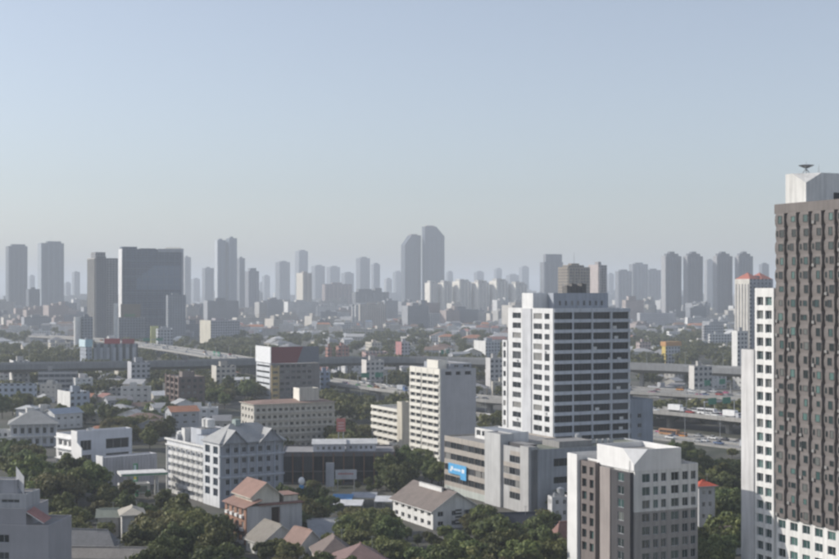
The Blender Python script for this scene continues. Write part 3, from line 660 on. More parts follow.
def house(name, cat, xC, d, xL, xR, ytop, rise, rc, wc, kind='hip', th=TH, label=None, wins=True, ov=.7):
    s = Site(name, label, cat, xC, d, xL, xR, ytop, th); s.dp = max(4, min(40, s.dp)); P = s.e
    wm = wall(wc)
    n = max(1, int(s.h/3.0)); fl = s.h/n
    sp = spec(even(max(2, int(s.w/3.4)), s.w, .5, .45), rows(0, n, fl, .9, 2.2), .18) if wins else None
    sp2 = spec(even(max(2, int(s.dp/3.4)), s.dp, .5, .45), rows(0, n, fl, .9, 2.2), .18) if wins else None
    block(P, 0, 0, s.w, s.dp, 0, s.h, wm, sp, sp2, par=0 if kind != 'flat' else .5)
    rm = roofmat(rc, .5)
    if kind == 'hip': hip(P, 0, 0, s.w, s.dp, s.h, rise, ov, rm, wm)
    elif kind in ('gx', 'gy'): gable(P, 0, 0, s.w, s.dp, s.h, rise, kind[1], ov, rm, wm)
    if kind != 'flat':
        if kind == 'gy' or (kind == 'hip' and s.dp > s.w): m_ = s.w/2; a_ = s.w/2 if kind == 'hip' else 0; q = ((m_, a_, 0), (m_, s.dp-a_, 0))
        else: m_ = s.dp/2; a_ = s.dp/2 if kind == 'hip' else 0; q = ((a_, m_, 0), (s.w-a_, m_, 0))
        b = MB(); b.bar((*q[0][:2], s.h+rise+.26), (*q[1][:2], s.h+rise+.26), .16, wall(mul(rc, 1.25))); b.build('ridge_cap', P)
        b = MB(); b.cyl(s.w*.7, s.dp*.4, s.h, s.h+rise+2.2, .05, .04, M_METAL, 6); b.bar((s.w*.7-.7, s.dp*.4, s.h+rise+1.9), (s.w*.7+.7, s.dp*.4, s.h+rise+1.9), .03, M_METAL); b.build('aerial', P)
    else: tank(P, s.w*.6, s.dp*.5, s.h-.5); plant_box(P, s.w*.2, s.dp*.3, s.h-.5)
    return s
RED = (.40, .17, .12); BRN = (.24, .17, .14); GRY = (.26, .26, .26); LGR = (.42, .42, .42); ORG = (.52, .23, .12)
W1, W2, W3 = (.66, .65, .62), (.55, .53, .50), (.60, .57, .50)
# foreground houses, one by one
house('hip_roofed_house', 'house', 50, 345, 44, 113, 545, 3.6, (.20, .20, .205), W2, 'hip', R(-10), 'low house under a wide grey hip roof, beside the lilac-grey corner block')
s = house('shed', 'shed', 48, 322, 40, 146, 556, 1.6, (.30, .275, .25), W2, 'gx', R(-3), 'long shed with a brown ribbed roof along the bottom edge', False)
s = house('round_roofed_shed', 'shed', 98, 385, 93, 119, 516, 1.5, (.30, .32, .26), W2, 'gx', R(8), 'small shed with a pale greenish roof behind the lower left trees', False)
s = house('pavilion', 'pavilion', 122, 378, 120, 144, 516, 1.6, (.46, .42, .35), W2, 'hip', R(15), 'small pavilion with a pale cream roof behind the lower left trees', False)
house('low_shed', 'shed', 147, 345, 143, 176, 551, .8, (.42, .39, .32), W3, 'gx', R(5), 'low shed with a flat cream roof at the lower left', False)
house('brown_roofed_house', 'house', 262, 357, 246, 300, 543, 4.0, (.26, .235, .20), W1, 'gy', R(30), 'white house with a weathered brown gable roof, in front of the brick apartment house')
house('red_roofed_house', 'house', 300, 350, 284, 322, 545, 3.2, (.29, .19, .155), W1, 'gy', R(38), 'white house with a dull red gable over arched windows, at the bottom')
house('brown_bungalow', 'house', 318, 334, 312, 356, 559, 4.0, (.20, .155, .135), W3, 'hip', R(10), 'bungalow with a brown hip roof at the bottom edge, left of the red roofs')
house('red_bungalow', 'house', 338, 322, 329, 393, 568, 4.0, (.24, .155, .14), W3, 'hip', R(12), 'bungalow with a maroon hip roof at the bottom edge, below the car park')
house('grey_roofed_house', 'house', 312, 375, 306, 345, 537, 2.4, (.34, .345, .35), W1, 'gx', R(8), 'house with a pale grey sheet roof right of the brick apartment house', False)
house('steep_roofed_house', 'house', 556, 352, 540, 600, 552, 6.5, (.27, .15, .125), W1, 'hip', R(30), 'house under a tall red-brown hip roof, left of the charcoal apartment block')
house('navy_roofed_house', 'house', 500, 392, 494, 540, 528, 3.4, (.055, .06, .075), W1, 'gx', R(10), 'house with a dark navy sheet roof, below the grey office block', False)
house('small_white_house', 'house', 552, 398, 548, 570, 497, 0, LGR, (.62, .61, .60), 'flat', R(12), 'small white four-storey house behind the charcoal apartment block')
house('blue_door_house', 'house', 478, 406, 474, 499, 519, .8, (.12, .17, .28), W2, 'gx', R(12), 'low blue-roofed lean-to between the gabled hall and the navy roof', False)
house('red_capped_house', 'house', 699, 372, 694, 715, 487, 1.2, (.55, .10, .05), (.50, .50, .50), 'hip', R(20), 'narrow grey house with a bright red roof right of the charcoal block')
house('low_store', 'store', 420, 432, 417, 446, 497, 0, GRY, W2, 'flat', R(20), 'low grey store left of the grey office block')
house('low_roof', 'house', 716, 358, 712, 742, 540, 2.6, (.40, .30, .27), W2, 'hip', R(20), 'low house with a faded pink roof among the trees on the right', False)

# N: cream apartment block
s = Site('cream_apartment', 'long cream six-storey apartment block with a brownish roof, behind the hotel', 'building', 254, 577, 241, 334.5, 405)
P = s.e; fl = 3.0; n = 6; z0 = s.h-.9-fl*n; M_CA = wall((.58, .55, .49)); mark('the long cream apartment block', 290, 445, 577)
block(P, 0, 0, s.w, s.dp, 0, s.h, M_CA, spec(even(14, s.w, .6, .58), rows(z0, n, fl, .95, 2.3), .6, G_DARK, M_CREAM), spec(even(4, s.dp, .5, .5), rows(z0, n, fl, .95, 2.3), .5, G_DARK, M_CREAM), roof=wall((.30, .21, .17)), par=.3)
b = MB(); b.box(-.4, s.w+.4, -.5, -.02, 0, .5, M_CA); cm = b.mesh('floor_ledge')
for k in range(n): link('floor_ledge', cm, P, (0, 0, z0+fl*k+.1))
hip(P, -.2, -.2, s.w+.4, s.dp+.4, s.h+.01, 1.2, .5, roofmat((.30, .20, .16), .5), M_CREAM)
block(P, s.w*.60, 3, 8.5, 7, s.h+.5, s.h+6.0, M_CA, None, None, name='lift_house')
block(P, s.w*.60-.42, 3, .4, 7, s.h+.5, s.h+6.1, M_CW, None, None, par=0, name='lift_house_end')  # sunlit end of the lift house, light painted in as a paler colour
tank(P, s.w*.82, 8, s.h+.4)

# O: dark glass commercial building with brown ribs, its sign and the red sign behind
s = Site('dark_glass_showroom', 'low dark glass showroom with brown vertical ribs and white roof sheds', 'building', 282, 490, 270, 395, 452, R(3))
P = s.e; s.dp = 22; mark('the dark glass showroom', 335, 475, 488)
block(P, 0, 0, s.w, s.dp, 0, s.h, wall((.16, .15, .15)), spec(even(11, s.w, .2, .9), [(.6, 4.2), (4.6, s.h-1.6)], .35, G_DARK+G_DARK[:2], plain((.06, .05, .05)), 1), None, roof=wall((.30, .29, .29)), par=.5)
for k in range(12): b = MB(); b.box(.2+(s.w-.4)*k/11-.22, .2+(s.w-.4)*k/11+.22, -.35, -.02, 0, s.h-.5, wall((.24, .135, .085))); b.build('rib', P)
for (a, c, ya_, hh_) in ((313, 345, 4, 3.2), (346, 376, 6, 3.0)):
    xa, xb = xat(s, a, ya_), xat(s, c, ya_)
    block(P, xa, ya_, xb-xa, 9, s.h-.5, s.h+hh_*.7, wall((.60, .61, .64)), spec(even(5, xb-xa, .8, .5), [(s.h+.2, s.h+1.4)], .15), None, par=0, name='roof_shed')
    gable(P, xa, ya_, xb-xa, 9, s.h+hh_*.7, 1.2, 'x', .5, roofmat((.62, .62, .61), .4), M_WHITE, 'shed_roof')
foot(s.e.location.x, s.e.location.y, R(3), 0, 0, s.w, 22)
e = empty('roadside_sign', ground(346, 491), R(3)); tag(e, 'white roadside sign on two posts in front of the dark showroom', 'sign')
b = MB(); b.box(-3.6, 3.6, -.15, .15, 4.0, 7.2, wall((.60, .60, .62))); b.build('panel', e)
b = MB(); [b.box(-2.6+q*.75, -2.1+q*.75, -.18, -.152, 5.6, 6.1+.1*(q % 2), plain((.45, .12, .10))) for q in range(7)]; b.build('lettering', e)
for q in (-2.8, 2.8): b = MB(); b.cyl(q, 0, 0, 4, .15, .15, M_METAL, 8); b.build('post', e)
e = empty('advertising_sign', ground(330, 491), R(3)); tag(e, 'tall white advertising panel in front of the dark showroom', 'sign')
b = MB(); b.box(-1.4, 1.4, -.2, .2, 1.5, 9.6, wall((.52, .53, .56))); b.build('panel', e)
for q in (-1, 1): b = MB(); b.cyl(q, 0, 0, 1.5, .15, .15, M_METAL, 8); b.build('post', e)
e = empty('small_billboard', ground(341, 470), R(3)); tag(e, 'small pinkish red billboard behind the dark showroom', 'billboard')
b = MB(); b.box(-1.7, 1.7, -.15, .15, 14.5, 19.5, plain((.55, .20, .17))); b.build('panel', e)
b = MB(); [b.box(-1.1, 1.1, -.18, -.152, 15.4+q*1.1, 15.9+q*1.1, plain((.66, .45, .42))) for q in range(3)]; b.build('lettering', e)
for q in (-.9, .9): b = MB(); b.cyl(q, .3, 0, 19, .18, .14, M_METAL, 8); b.build('post', e)
e = empty('globe_sign', ground(301.5, 508), 0); tag(e, 'white globe sign with a blue base on a pole, left of the showroom', 'sign')
b = MB(); b.cyl(0, 0, 0, 6, .12, .12, M_METAL, 8); b.build('post', e)
b = MB()
for k in range(6):
    a0, a1 = math.pi*k/6, math.pi*(k+1)/6
    b.cyl(0, 0, 8.4-1.3*math.cos(a0), 8.4-1.3*math.cos(a1), 1.0*math.sin(a0)+.02, 1.0*math.sin(a1)+.02, plain((.80, .80, .80)), 12, k == 5)
b.build('globe', e); b = MB(); b.cyl(0, 0, 6, 7.2, .7, .75, plain((.10, .32, .62)), 12); b.build('blue_base', e)
# car park shelters
for k, (x0, x1, y, rc) in enumerate(((331, 352, 497, (.10, .28, .52)), (350, 376, 495, (.40, .41, .43)), (374, 392, 499, (.66, .66, .66)), (333, 362, 503, (.68, .68, .68)))):
    d_ = dist(y+11); e = empty('car_park_shelter', ((x0-CX)/F*d_, d_, 0), R(-4)); W = (x1-x0)*d_/F; D = 6
    tag(e, ('blue-roofed', 'grey-roofed', 'short white-roofed', 'long white-roofed')[k]+' car park shelter below the dark showroom', 'shelter', 'car park shelters')
    b = MB(); b.quad([(0, 0, 2.7), (W, 0, 2.7), (W, D, 3.6), (0, D, 3.6)], roofmat(rc, .4)); b.quad([(0, 0, 2.5), (W, 0, 2.5), (W, 0, 2.7), (0, 0, 2.7)], plain(rc)); b.build('roof', e)
    for u in (.03, .5, .97):
        for v, zz_ in ((.3, 2.7), (D-.3, 3.5)): b = MB(); b.cyl(W*u, v, 0, zz_, .08, .08, M_METAL, 6); b.build('post', e)
    foot(e.location.x, e.location.y, R(-4), 0, 0, W, D)

# P: building with rooftop billboard ; Q: brown frame building
s = Site('billboard_building', 'white and yellow block under a large white and dark red rooftop billboard', 'building', 271.5, 865, 257, 320, 364)
P = s.e; fl = 3.6; n = 6; mark('the rooftop billboard block', 285, 395, 865)
block(P, 0, 0, s.w, s.dp, 0, s.h, wall((.22, .20, .19)), spec(even(6, s.w, 5.2, .7), rows(1, n, fl, .9, 2.6), .4, G_DARK, M_CHAR), None)
block(P, -.5, 1.5, .48, s.dp-1.5, 0, s.h, wall((.72, .74, .76)), None, spec([(.6, s.dp-2.3)], rows(1, n, fl, .9, 2.2), .35, G_DARK, M_GREY, 4), par=0, name='white_front')
b = MB(); b.box(-.2, 5, -.5, -.02, 0, s.h-1, wall((.62, .45, .20))); b.build('yellow_front', P)
for k in range(n): window(P, 'F', 2.4, 1+fl*k+1.7, 3.4, 1.6, G_DARK, M_CREAM, 2, (0, -.5), 0)
bz0, bz1 = s.h+.4, s.z(347)
xr, xe = xat(s, 303, 0), xat(s, 319, 0)
e = empty('rooftop_billboard', s.e.matrix_basis @ Vector((0, 0, s.h-.8)), TH); tag(e, 'large rooftop billboard, blank white on one side and dark red on the other', 'billboard')
z_ = s.h-.8; b = MB(); b.box(-.3, -.1, 1, s.dp+2, bz0-z_, bz1-z_, plain((.80, .81, .82))); b.build('white_face', e)
b = MB(); b.quad([(0, 0, bz0-z_), (xr-4, 0, bz0-z_), (xr, 0, bz1-z_), (0, 0, bz1-z_)], plain((.20, .045, .05))); b.build('red_face', e)
b = MB(); b.quad([(xr-4, .1, bz0-z_), (xe, .1, bz0-z_), (xe, .1, bz1-z_), (xr, .1, bz1-z_)], plain((.17, .18, .21))); b.build('grey_face', e)
b = MB(); b.box(-.05, xe, .3, .5, bz0-z_+.05, bz1-z_-.05, M_METAL); b.build('backing', e)
for q in range(6): b = MB(); b.bar((xe*q/5, .7, 0), (xe*q/5, .7, bz1-z_-.2), .15, M_METAL); b.bar((xe*q/5, 5, 0), (xe*q/5, .7, (bz1-z_)*.7), .12, M_METAL); b.build('strut', e)

s = Site('frame_building', 'dark brown building with reddish concrete frames showing on its sunny side', 'building', 179, 760, 166, 205, 377)
P = s.e; mark('the dark brown frame building', 188, 410, 760)
block(P, 0, 0, s.w, s.dp, 0, s.h, wall((.17, .135, .12)), spec(even(4, s.w, .6, .5), rows(.5, 6, 3.3, .9, 2.4), .3, G_DARK, M_CHAR), spec(even(3, s.dp, .4, .78), rows(.5, 6, 3.3, .6, 2.7), 1.4, [M_DARK], M_BK, 0), par=.8)
for k in range(4): b = MB(); b.box(-.5, -.02, (s.dp-.6)*k/3, (s.dp-.6)*k/3+.6, 0, s.h+.5, wall((.42, .30, .26))); b.build('frame_column', P)
block(P, 3, 4, 7, 6, s.h-.8, s.h+2.6, wall((.24, .2, .18)), None, None, name='roof_house')

# ------------------------------------------------------------------ middle distance blocks
M_TOWER = {}
def mid(name, label, cat, xL, xC, xR, d, ytop, c, th=TH, pitch=3.4, wf=.5, hf=.5, fl=3.3, sm=None, rc=None, top=None, g_=(.06, .07, .085), group=None, mk=None, detail=True):
    s = Site(name, label, cat, xC, d, xL, xR, ytop, th, group); P = s.e; s.dp = max(6, min(60, s.dp))
    tw = towerwall(c, g_, pitch, wf, fl, hf)
    block(P, 0, 0, s.w, s.dp, 0, s.h, tw, None, None, roof=rc or M_ROOFC, par=.8)
    if sm: b = MB(); b.box(-.4, -.03, .2, s.dp-.2, 0, s.h+.1, sm); b.build('side_wall', P)  # some sides have their own paint, others sunlight put into a paler tone
    if detail:
        q = min(s.w, s.dp)
        block(P, s.w*.25, s.dp*.25, q*.4, q*.35, s.h-.8, s.h+2.8, wall(mul(c, .9)), None, None, par=.3, name='roof_house')
    if top: block(P, s.w*top[0], s.dp*.2, s.w*(top[1]-top[0]), s.dp*.6, s.h-.8, s.z(top[2]), tw, None, None, par=.4, name='upper_block')
    if mk: mark(mk, (xL+xR)/2, ytop+10, d)
    return s
mid('white_office', 'white office with a bright left wall, left of centre beyond the villa', 'building', 58, 71, 90, 740, 392, (.42, .46, .52), sm=M_WHITE, mk='the white office beyond the villa', th=R(34))  # white walls: front greyed and left side pale, shade and sun painted in
mid('long_shed_building', 'long pale building with a tan roof edge at the left frame edge', 'building', -14, -8, 36, 800, 384, (.48, .52, .58), th=R(10), rc=wall((.48, .43, .34)), mk='the long tan-roofed building', detail=False)
mid('grey_terrace', 'grey banded terrace left of centre below the viaduct', 'building', 34, 38, 77, 880, 371, (.42, .42, .42), th=R(8), hf=.55, wf=.92, rc=wall((.45, .43, .40)))
mid('tan_terrace', 'tan topped low block at the left edge below the viaduct', 'building', 1, 4, 35, 980, 365, (.36, .36, .36), th=R(10), rc=wall((.5, .46, .40)))
mid('long_low_building', 'long low pale building with a flat roof beneath the viaduct', 'building', 103, 107, 156, 900, 388, (.52, .50, .46), th=R(6), rc=wall((.48, .46, .42)), detail=False)
s = mid('ribbed_office', 'grey office with pale vertical ribs and a red roof sign, left of the tolled road', 'building', 90, 93, 138, 1180, 344, (.30, .32, .35), th=R(12), pitch=6, wf=.45, fl=40, hf=.8, mk='the ribbed grey office')
for k in range(7): b = MB(); b.box(s.w*k/7+.6, s.w*k/7+3.0, -.6, -.03, 2, s.h-3, wall((.50, .52, .55))); b.build('rib', s.e)
b = MB(); b.box(s.w*.25, s.w*.6, 1, 1.5, s.h, s.h+4.5, plain((.45, .07, .07))); b.box(s.w*.64, s.w*.92, 1, 1.5, s.h, s.h+4, plain((.38, .08, .08))); b.build('roof_sign', s.e)
s = mid('sign_tower', 'slim grey tower topped by a pale blue sign, beside the ribbed office', 'tower', 80, 86, 92, 1170, 341, (.40, .43, .48), th=R(34), wf=.3)
b = MB(); b.box(-.5, s.w+.3, -.5, -.1, s.h-5, s.h+1.2, plain((.45, .66, .72))); b.box(-.9, -.5, -.4, s.dp, s.h-5, s.h+1.2, plain((.60, .75, .80))); b.build('sign_panel', s.e)  # left face is a paler copy of the front, sunlight put into it
s = mid('silo_building', 'grey block with a tall white round tank at its side, left distance', 'building', 80, 82, 93, 1600, 317, (.26, .28, .31), th=R(20))
b = MB(); b.cyl(-4.5, 4, 0, s.h, 4.2, 4.2, wall((.70, .70, .68)), 16); b.build('white_tank', s.e)
s = mid('billboard_hall', 'dark hall carrying a green and brown billboard, in front of dark glass tower', 'building', 117, 119, 146, 1700, 318, (.20, .22, .25), th=R(15))
b = MB(); b.box(2, s.w*.8, -.5, -.1, s.h+1, s.h+17, plain((.20, .17, .13))); b.box(6, s.w*.6, -.7, -.52, s.h+1.5, s.h+5, plain((.10, .20, .10))); b.build('billboard_face', s.e)
b = MB(); b.box(-6, -1.4, .5, 3, 0, s.h+18, wall((.72, .72, .70))); b.build('lit_side_block', s.e)  # sunlit left side of the billboard, built as a block painted white
mid('grey_slab', 'blank grey slab standing in front of the dark glass tower', 'building', 166, 168, 186, 1850, 295, (.26, .28, .31), th=R(15), wf=.25)
mid('low_grey_hall', 'low grey hall right of the yellow pylon', 'building', 156, 158, 173, 1500, 329, (.45, .46, .48), th=R(15))
p_ = ground(154.5, 352); e = empty('yellow_pylon', p_, R(20)); tag(e, 'tall yellow-green sign panel beside the tolled road', 'sign')
b = MB(); b.box(-4.3, 4.3, -1, 1, 8, H-(326-HY)*p_.y/F, plain((.58, .58, .24))); b.build('panel', e); b = MB(); b.box(-3, -2, -.5, .5, 0, 8, M_METAL); b.box(2, 3, -.5, .5, 0, 8, M_METAL); b.build('posts', e)
p_ = ground(180, 346); e = empty('domed_hall', p_, R(10)); tag(e, 'small white domed hall right of the yellow pylon', 'hall')
b = MB(); b.cyl(0, 0, 0, 7, 8, 8, M_WHITE, 20); b.build('wall', e)
b = MB()
for k in range(5): b.cyl(0, 0, 7+5*math.sin(k*.314), 7+5*math.sin((k+1)*.314), 8.4*math.cos(k*.314), 8.4*math.cos((k+1)*.314)+.01, wall((.72, .72, .70)), 20, k == 4)
b.build('dome', e)
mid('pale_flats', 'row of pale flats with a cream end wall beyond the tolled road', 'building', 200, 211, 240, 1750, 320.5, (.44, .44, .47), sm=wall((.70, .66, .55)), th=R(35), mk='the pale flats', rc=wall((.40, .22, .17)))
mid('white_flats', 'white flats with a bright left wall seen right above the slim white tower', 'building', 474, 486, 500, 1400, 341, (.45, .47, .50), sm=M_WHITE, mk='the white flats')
mid('red_white_block', 'red and white block behind the viaduct near the slim white tower', 'building', 396, 402, 410, 1300, 342, (.50, .48, .50), sm=wall((.48, .22, .22)))
mid('red_pillar_block', 'narrow reddish tower block behind the viaduct', 'building', 326, 328, 332, 1250, 347, (.36, .18, .14))
mid('red_gate_block', 'reddish block with a white centre behind the viaduct', 'building', 336, 339, 349, 1250, 346, (.40, .20, .16), top=(.3, .7, 345))
mid('pink_block', 'low pinkish block behind the viaduct right of the red blocks', 'building', 362, 366, 388, 1280, 352, (.42, .28, .26), th=R(10), detail=False)
s = mid('orange_roofed_block', 'white block with an orange roof and yellow side on the right', 'building', 662, 666, 680, 1300, 346, (.52, .53, .56), sm=plain((.60, .45, .12)), mk='the orange-roofed block')
b = MB(); b.box(-1, s.w+1, -1, s.dp+1, s.h, s.h+4, plain((.52, .27, .09))); b.build('roof', s.e)
mid('pink_houses', 'pale pink flats left of the orange-roofed block', 'building', 636, 640, 651, 1350, 342, (.46, .38, .36))
mid('white_depot', 'long white depot roof on the right in front of the four condominium towers', 'building', 637, 640, 676, 2300, 313, (.55, .55, .57), th=R(4), rc=wall((.60, .60, .60)), detail=False)
mid('pink_low_flats', 'pinkish low flats in front of the hazy slab cluster', 'building', 622, 626, 644, 2400, 300, (.50, .43, .40), top=(.2, .6, 296))
mid('white_clinic', 'white block left of the cream red-roofed tower', 'building', 702, 705, 724, 1700, 325, (.52, .52, .53), rc=wall((.6, .6, .6)))
mid('white_hall', 'white hall below the four condominium towers', 'hall', 708, 710, 732, 1550, 334, (.56, .56, .56), rc=wall((.62, .62, .62)), th=R(8))
mid('blue_block', 'bluish block at the right end of the rooftop billboard', 'building', 318, 321, 330, 900, 372, (.28, .34, .44), th=R(20))
p_ = ground(645, 362); e = empty('green_hoarding', p_, R(2)); tag(e, 'long green site hoarding right of the broad office tower', 'fence')
for k in range(7): b = MB(); b.box(-22+6.4*k, -16+6.4*k, -.2, .2, .2, 4.5, plain((.10, .26, .20))); b.build('hoarding_panel', e)
s = mid('red_roofed_tower', 'cream tower with red roof peaks, left of the brown apartment tower', 'tower', 735, 750, 773, 1150, 279, (.36, .37, .40), sm=wall((.66, .63, .57)), mk='the cream red-roofed tower', pitch=4, wf=.4)  # cream walls: camera side painted grey for shade, left side pale as sunlit
b = MB(); RT = roofmat((.42, .14, .10), .8)
for (a, c) in ((.0, .45), (.5, .98)):
    xa, xb = s.w*a, s.w*c; xm_ = (xa+xb)/2; ym = s.dp/2
    for q in (((xa, 0), (xb, 0)), ((xb, 0), (xb, s.dp)), ((xb, s.dp), (xa, s.dp)), ((xa, s.dp), (xa, 0))): b.quad([(*q[0], s.h+.05), (*q[1], s.h+.05), (xm_, ym, s.h+5.5)], RT)
b.build('roof', s.e)
for k in range(5): b = MB(); b.box(-.9, -.42, s.dp*(k+.3)/5, s.dp*(k+.62)/5, 0, s.h-4, wall((.46, .45, .44))); b.build('bay_strip', s.e)
for k in range(4): b = MB(); b.box(s.w*(k+.3)/4, s.w*(k+.62)/4, -.5, -.03, 0, s.h-4, wall((.30, .31, .34))); b.build('bay_strip', s.e)  # cooler, darker copies of the left strips, shade put into the colour
mid('white_podium', 'white stepped block at the foot of the cream red-roofed tower', 'building', 732, 738, 748, 1080, 331, (.58, .57, .55), sm=M_WHITE)
mid('red_sign_block', 'low block with a red roof sign, left of the white wing', 'building', 745, 748, 765, 980, 349, (.50, .46, .42), detail=False)

for k, (a, c, e_, d_, y_, col, txt) in enumerate(((212, 217, 236, 930, 366, (.50, .47, .42), 'cream shophouse row standing in front of the viaduct, left of the billboard block'), (128, 132, 150, 930, 362, (.42, .42, .44), 'grey shophouse block rising in front of the viaduct beside the ribbed office'),
        (10, 14, 30, 940, 361, (.55, .54, .52), 'pale shophouse block rising in front of the viaduct near the left edge'), (362, 367, 384, 960, 360, (.56, .53, .50), 'pale block rising in front of the viaduct right of the billboard block'), (486, 491, 503, 930, 358, (.48, .47, .46), 'grey block rising in front of the viaduct left of the office tower'), (690, 695, 712, 840, 366, (.52, .50, .47), 'beige block rising in front of the viaduct on the right'))):
    mid('shophouse_block', txt, 'building', a, c, e_, d_, y_, col, th=R(24), sm=wall(mul(col, 1.3)), hf=.5, wf=.55)  # left side is the wall colour brightened, sunlight painted in

# ------------------------------------------------------------------ skyline
def sky_tower(label, xL, xR, ytop, d, c, frac=.25, th=TH, parts=(), name='high_rise_tower', pitch=4.0, wf=.55, fins=4, crown=True, sunny=None, g_=(.06, .07, .09), group='towers on the hazy skyline'):
    xC = xL+(xR-xL)*frac
    if d > 2000: d *= 1.38
    s = Site(name, label, 'tower', xC, d, xL, xR, ytop, th, group); P = s.e; s.dp = max(8, min(45, s.dp))
    tw = towerwall(c, g_, pitch, wf, 3.3, .5)
    block(P, 0, 0, s.w, s.dp, 0, s.h, tw, None, None, par=1.0)
    for k in range(fins):
        b = MB(); b.box(s.w*(k+.06)/fins, s.w*(k+.32)/fins, -1.0, -.05, 0, s.h-2-3*(k % 2), wall(mul(c, 1.12))); b.build('bay_strip', P)
    if sunny: b = MB(); b.box(-.8, -.05, .3, s.dp-.3, 0, s.h+.5, wall(sunny)); b.build('side_wall', P)  # sun-facing side in a paler colour, sunlight put into the paint
    for (a, c2, yt) in parts:
        block(P, s.w*a, s.dp*.15, s.w*(c2-a), s.dp*.6, s.h-1, s.z(yt), tw, None, None, par=.5, name='crown_block')
    if int(xL) % 3 == 0: b = MB(); b.cyl(s.w*.5, s.dp*.5, s.h-1, s.h+16, .5, .2, M_METAL, 6); b.build('mast', P)
    if crown: block(P, s.w*.3, s.dp*.3, s.w*.35, s.dp*.35, s.h-1, s.h+4, wall(mul(c, .85)), None, None, par=.4, name='roof_house')
    return s
DK, MD, LT = (.12, .135, .16), (.20, .215, .24), (.40, .40, .40)
sky_tower('dark block-like tower at the far left edge of the skyline', 4, 27.5, 246, 2600, DK, .2, parts=((.2, .9, 244),))
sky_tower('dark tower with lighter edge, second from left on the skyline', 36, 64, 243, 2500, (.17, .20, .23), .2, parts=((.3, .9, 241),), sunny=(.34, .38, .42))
mark('the dark skyline towers on the far left', 35, 300, 2500)
sky_tower('low dark slab between the two leftmost skyline towers', 26, 40, 289, 2300, DK, .2)
sky_tower('thin distant tower left of the ribbed twin slab', 72, 80, 272, 4200, MD, .3)
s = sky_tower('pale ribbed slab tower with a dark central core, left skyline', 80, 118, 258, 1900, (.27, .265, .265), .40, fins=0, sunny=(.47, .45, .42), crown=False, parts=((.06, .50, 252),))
for k in range(6): b = MB(); b.box(-1.5, -.82, s.dp*(k+.2)/6, s.dp*(k+.55)/6, 0, s.h-1, wall((.22, .22, .215))); b.build('bay_strip', s.e)
b = MB(); b.box(s.w*.02, s.w*.46, -2.5, -.05, 0, s.h+2, towerwall((.17, .17, .185))); b.build('core', s.e)
mark('the ribbed slab tower', 99, 330, 1900)
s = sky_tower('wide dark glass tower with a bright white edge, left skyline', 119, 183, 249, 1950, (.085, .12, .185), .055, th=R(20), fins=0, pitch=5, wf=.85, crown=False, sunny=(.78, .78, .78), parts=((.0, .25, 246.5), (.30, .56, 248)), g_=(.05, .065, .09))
for k in range(9): b = MB(); b.box(s.w*(.72+.03*k), s.w*(.735+.03*k), s.dp*.1, s.dp*.1+3, s.h-1, s.h+3, M_CREAM); b.build('roof_post', s.e)
b = MB(); b.quad([(s.w*.22, -.4, s.h*.55), (s.w*.97, -.4, s.h*.55), (s.w*.97, -.4, s.h*.82), (s.w*.52, -.4, s.h*.82), (s.w*.22, -.4, s.h*.66)], glass((.10, .15, .23), .08)); b.build('curtain_wall', s.e)
b = MB(); b.box(s.w-2.2, s.w+.6, -1.2, -.03, 0, s.h+1.2, wall((.42, .44, .47))); b.build('frame_edge', s.e)
b = MB(); b.box(s.w*.58, s.w-2.3, -1.1, -.03, s.h-4, s.h+.8, wall((.38, .40, .43))); b.build('frame_top', s.e)
for k in range(11): b = MB(); b.box(s.w*(k+.5)/11-.35, s.w*(k+.5)/11+.35, -.75, -.05, s.h*.12, s.h-1.5, plain((.17, .20, .25))); b.build('mullion', s.e)
for k in range(9): b = MB(); b.box(0, s.w, -.6, -.05, s.h*(.15+.09*k), s.h*(.15+.09*k)+.8, plain((.15, .18, .23))); b.build('floor_band', s.e)
mark('the wide dark glass tower', 150, 335, 1950)
sky_tower('slim pale tower right behind the wide dark glass tower', 182, 191, 257, 3300, LT, .3)
sky_tower('thin tower left of the twin blue towers', 202, 214, 268, 3600, MD, .25)
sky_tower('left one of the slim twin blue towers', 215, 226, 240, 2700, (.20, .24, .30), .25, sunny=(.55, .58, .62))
sky_tower('right one of the slim twin blue towers', 226, 237, 238, 2700, (.22, .26, .31), .3)
mark('the slim twin blue towers', 226, 320, 2700)
sky_tower('lower tower right beside the slim twin blue towers', 237, 245, 258, 2900, MD, .3)
sky_tower('stepped grey tower right of the slim twin blue towers', 245, 259, 271, 2400, (.27, .28, .31), .25, parts=((.2, .8, 268),))
